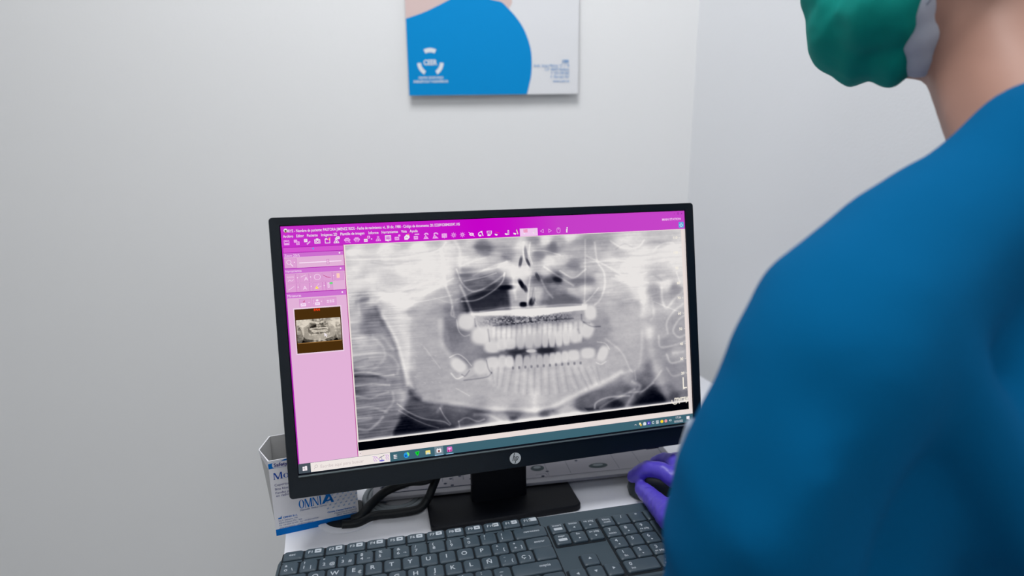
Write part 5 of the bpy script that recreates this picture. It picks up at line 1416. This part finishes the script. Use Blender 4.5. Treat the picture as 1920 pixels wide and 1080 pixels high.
# trousers, shoes
bm = bmesh.new()
ball(bm, B(0, 0.0, SEAT + 0.085), 1, (0.172, 0.13, 0.085), Rt)
for s_ in (-1, 1):
    hip = B(s_ * 0.09, 0.02, SEAT + 0.085); kn = B(s_ * 0.085 - 0.05, 0.34, SEAT + 0.06); an_ = B(s_ * 0.14 - 0.02, 0.30, 0.11)
    limb(bm, [(hip, 0.085), (kn, 0.062), (an_, 0.045)])
b = blend(bm, 0.010, 6)
put('trousers', bm_mesh(b), M['trouser'], pr, 180, world=True)
for s_ in (-1, 1):
    bm = bmesh.new(); an_ = B(s_ * 0.14 - 0.02, 0.30, 0.0)
    ball(bm, an_ + fw_ * 0.05 + up_ * 0.042, 1, (0.045, 0.13, 0.040), Rt); ball(bm, an_ + up_ * 0.07, 1, (0.042, 0.05, 0.045), Rt)
    b = blend(bm, 0.007, 4)
    zm = min(v.co.z for v in b.verts)
    for v in b.verts: v.co.z = max(v.co.z, zm + 0.008) - zm - 0.008 + 0.0005
    put('shoe', bm_mesh(b), M['shoe'], pr, 180, world=True)


# gloved hands
def hand(wr, pal, fingers, thumb, name, rw=0.027):
    bm = bmesh.new()
    limb(bm, [(wr[0], rw + 0.002), (wr[1], rw)])
    for ch in pal: limb(bm, ch)
    for ch in fingers: limb(bm, ch)
    limb(bm, thumb)
    b = blend(bm, 0.0022, 5)
    for v in b.verts: v.co += v.normal * 0.0008 * mnoise.noise(v.co * 160)
    return put(name, bm_mesh(b), M['glove'], pr, 180, world=True)


def Z(px, py, z): return Vector(at_z(px, py, DZ + z))


mcp = [Z(1262, 896, 0.046), Z(1276, 882, 0.047), Z(1290, 876, 0.043), Z(1302, 874, 0.036)]     # knuckles, index to little
wr0 = wrR; wr1 = Vector((0.262, 0.662, DZ + 0.058))
pal = [[(wr1, 0.024), (mcp[0], 0.0125)], [(wr1, 0.024), (mcp[1], 0.0125)], [(wr1, 0.024), (mcp[2], 0.012)], [(wr1, 0.022), (mcp[3], 0.011)]]
fing = [
    [(mcp[0], 0.0115), (Z(1243, 883, 0.050), 0.0113), (Z(1215, 878, 0.047), 0.0104), (Z(1197, 887, 0.036), 0.0097), (Z(1188, 894, 0.026), 0.0090)],
    [(mcp[1], 0.0115), (Z(1262, 866, 0.050), 0.0111), (Z(1245, 862, 0.045), 0.0102), (Z(1230, 868, 0.040), 0.0093)],
    [(mcp[2], 0.0110), (Z(1278, 862, 0.045), 0.0106), (Z(1264, 862, 0.040), 0.0099), (Z(1254, 866, 0.030), 0.0090)],
    [(mcp[3], 0.0100), (Z(1296, 864, 0.036), 0.0095), (Z(1284, 863, 0.034), 0.0088), (Z(1278, 865, 0.026), 0.0081)]]
thb = [(wr1 - Vector((0.006, 0.012, 0.006)), 0.0226), (Z(1260, 972, 0.042), 0.0169), (Z(1232, 944, 0.034), 0.0133), (Z(1213, 925, 0.027), 0.0118), (Z(1203, 916, 0.022), 0.0099)]
hand((wrR.lerp(elR, 0.28), wr1), pal, fing, thb, 'right_glove')
# left hand resting on the thigh
f2 = (wrL - elL).normalized(); s2 = f2.cross(up_).normalized(); n2 = s2.cross(f2).normalized()
pc = wrL + f2 * 0.055
pal = []; fing = []
for k in range(4):
    o_ = (k - 1.5) * 0.020; kb_ = wrL + f2 * 0.085 + s2 * o_
    pal.append([(wrL + f2 * 0.01, 0.022), (kb_, 0.0118)])
    L = [0.036, 0.042, 0.039, 0.030][k]
    fing.append([(kb_, 0.0108), (kb_ + f2 * L - n2 * 0.004, 0.0092), (kb_ + f2 * (L * 1.6) - n2 * 0.018, 0.0086), (kb_ + f2 * (L * 1.95) - n2 * 0.034, 0.0078)])
thb = [(wrL + f2 * 0.02 - s2 * 0.018, 0.017), (wrL + f2 * 0.055 - s2 * 0.045 - n2 * 0.008, 0.012), (wrL + f2 * 0.085 - s2 * 0.052 - n2 * 0.014, 0.0100), (wrL + f2 * 0.105 - s2 * 0.048 - n2 * 0.018, 0.0088)]
hand((wrL.lerp(elL, 0.2), wrL), pal, fing, thb, 'left_glove')
# pale strip standing in for an unidentified shape by the upper arm
bm = bmesh.new()
P = [D(1304, 795, 0.40), D(1290, 840, 0.402), D(1281, 880, 0.404), D(1280, 908, 0.406)]
rings = []
for i, p in enumerate(smooth_path(P, 6)):
    rings.append([p + Vector((0.0065 * math.cos(a_), 0.003 * math.sin(a_), 0.003 * math.sin(a_))) for a_ in [2 * math.pi * k / 14 for k in range(14)]])
loft(bm, rings); bmesh.ops.recalc_face_normals(bm, faces=bm.faces)
o = put('pale_strip', bm_mesh(bm), mat('pale_strip_surface', (0.30, 0.36, 0.45), 0.3), pr, 180, world=True); o['label'] = 'pale unidentified strip beside the upper arm'

# stool
st = empty('stool', (float(B(0, -0.02, 0).x), float(B(0, -0.02, 0).y), 0)); tag(st, 'round black stool under the seated person', 'stool')
bm = bmesh.new(); lathe(bm, [(0.05, SEAT - 0.06), (0.17, SEAT - 0.055), (0.185, SEAT - 0.03), (0.18, SEAT - 0.005), (0.15, SEAT), (0.02, SEAT)], 48); bmesh.ops.recalc_face_normals(bm, faces=bm.faces); put('seat', bm_mesh(bm), M['grip'], st, 50)
bm = bmesh.new(); lathe(bm, [(0.025, 0.08), (0.025, SEAT - 0.061)], 20); bmesh.ops.recalc_face_normals(bm, faces=bm.faces); put('column', bm_mesh(bm), M['metal'], st, 50)
for k in range(5):
    an = 2 * math.pi * k / 5 + 0.5
    bm = bmesh.new(); tube(bm, [Vector((0.02 * math.cos(an), 0.02 * math.sin(an), 0.085)), Vector((0.25 * math.cos(an), 0.25 * math.sin(an), 0.058))], 0.014, 10); put('base_arm', bm_mesh(bm), M['metal'], st, 60)
    bm = bmesh.new(); w_ = Vector((0.25 * math.cos(an), 0.25 * math.sin(an), 0.0255)); tube(bm, [w_ + Vector((-math.sin(an), math.cos(an), 0)) * 0.012, w_ - Vector((-math.sin(an), math.cos(an), 0)) * 0.012], 0.025, 18); put('caster', bm_mesh(bm), M['grip'], st, 60)
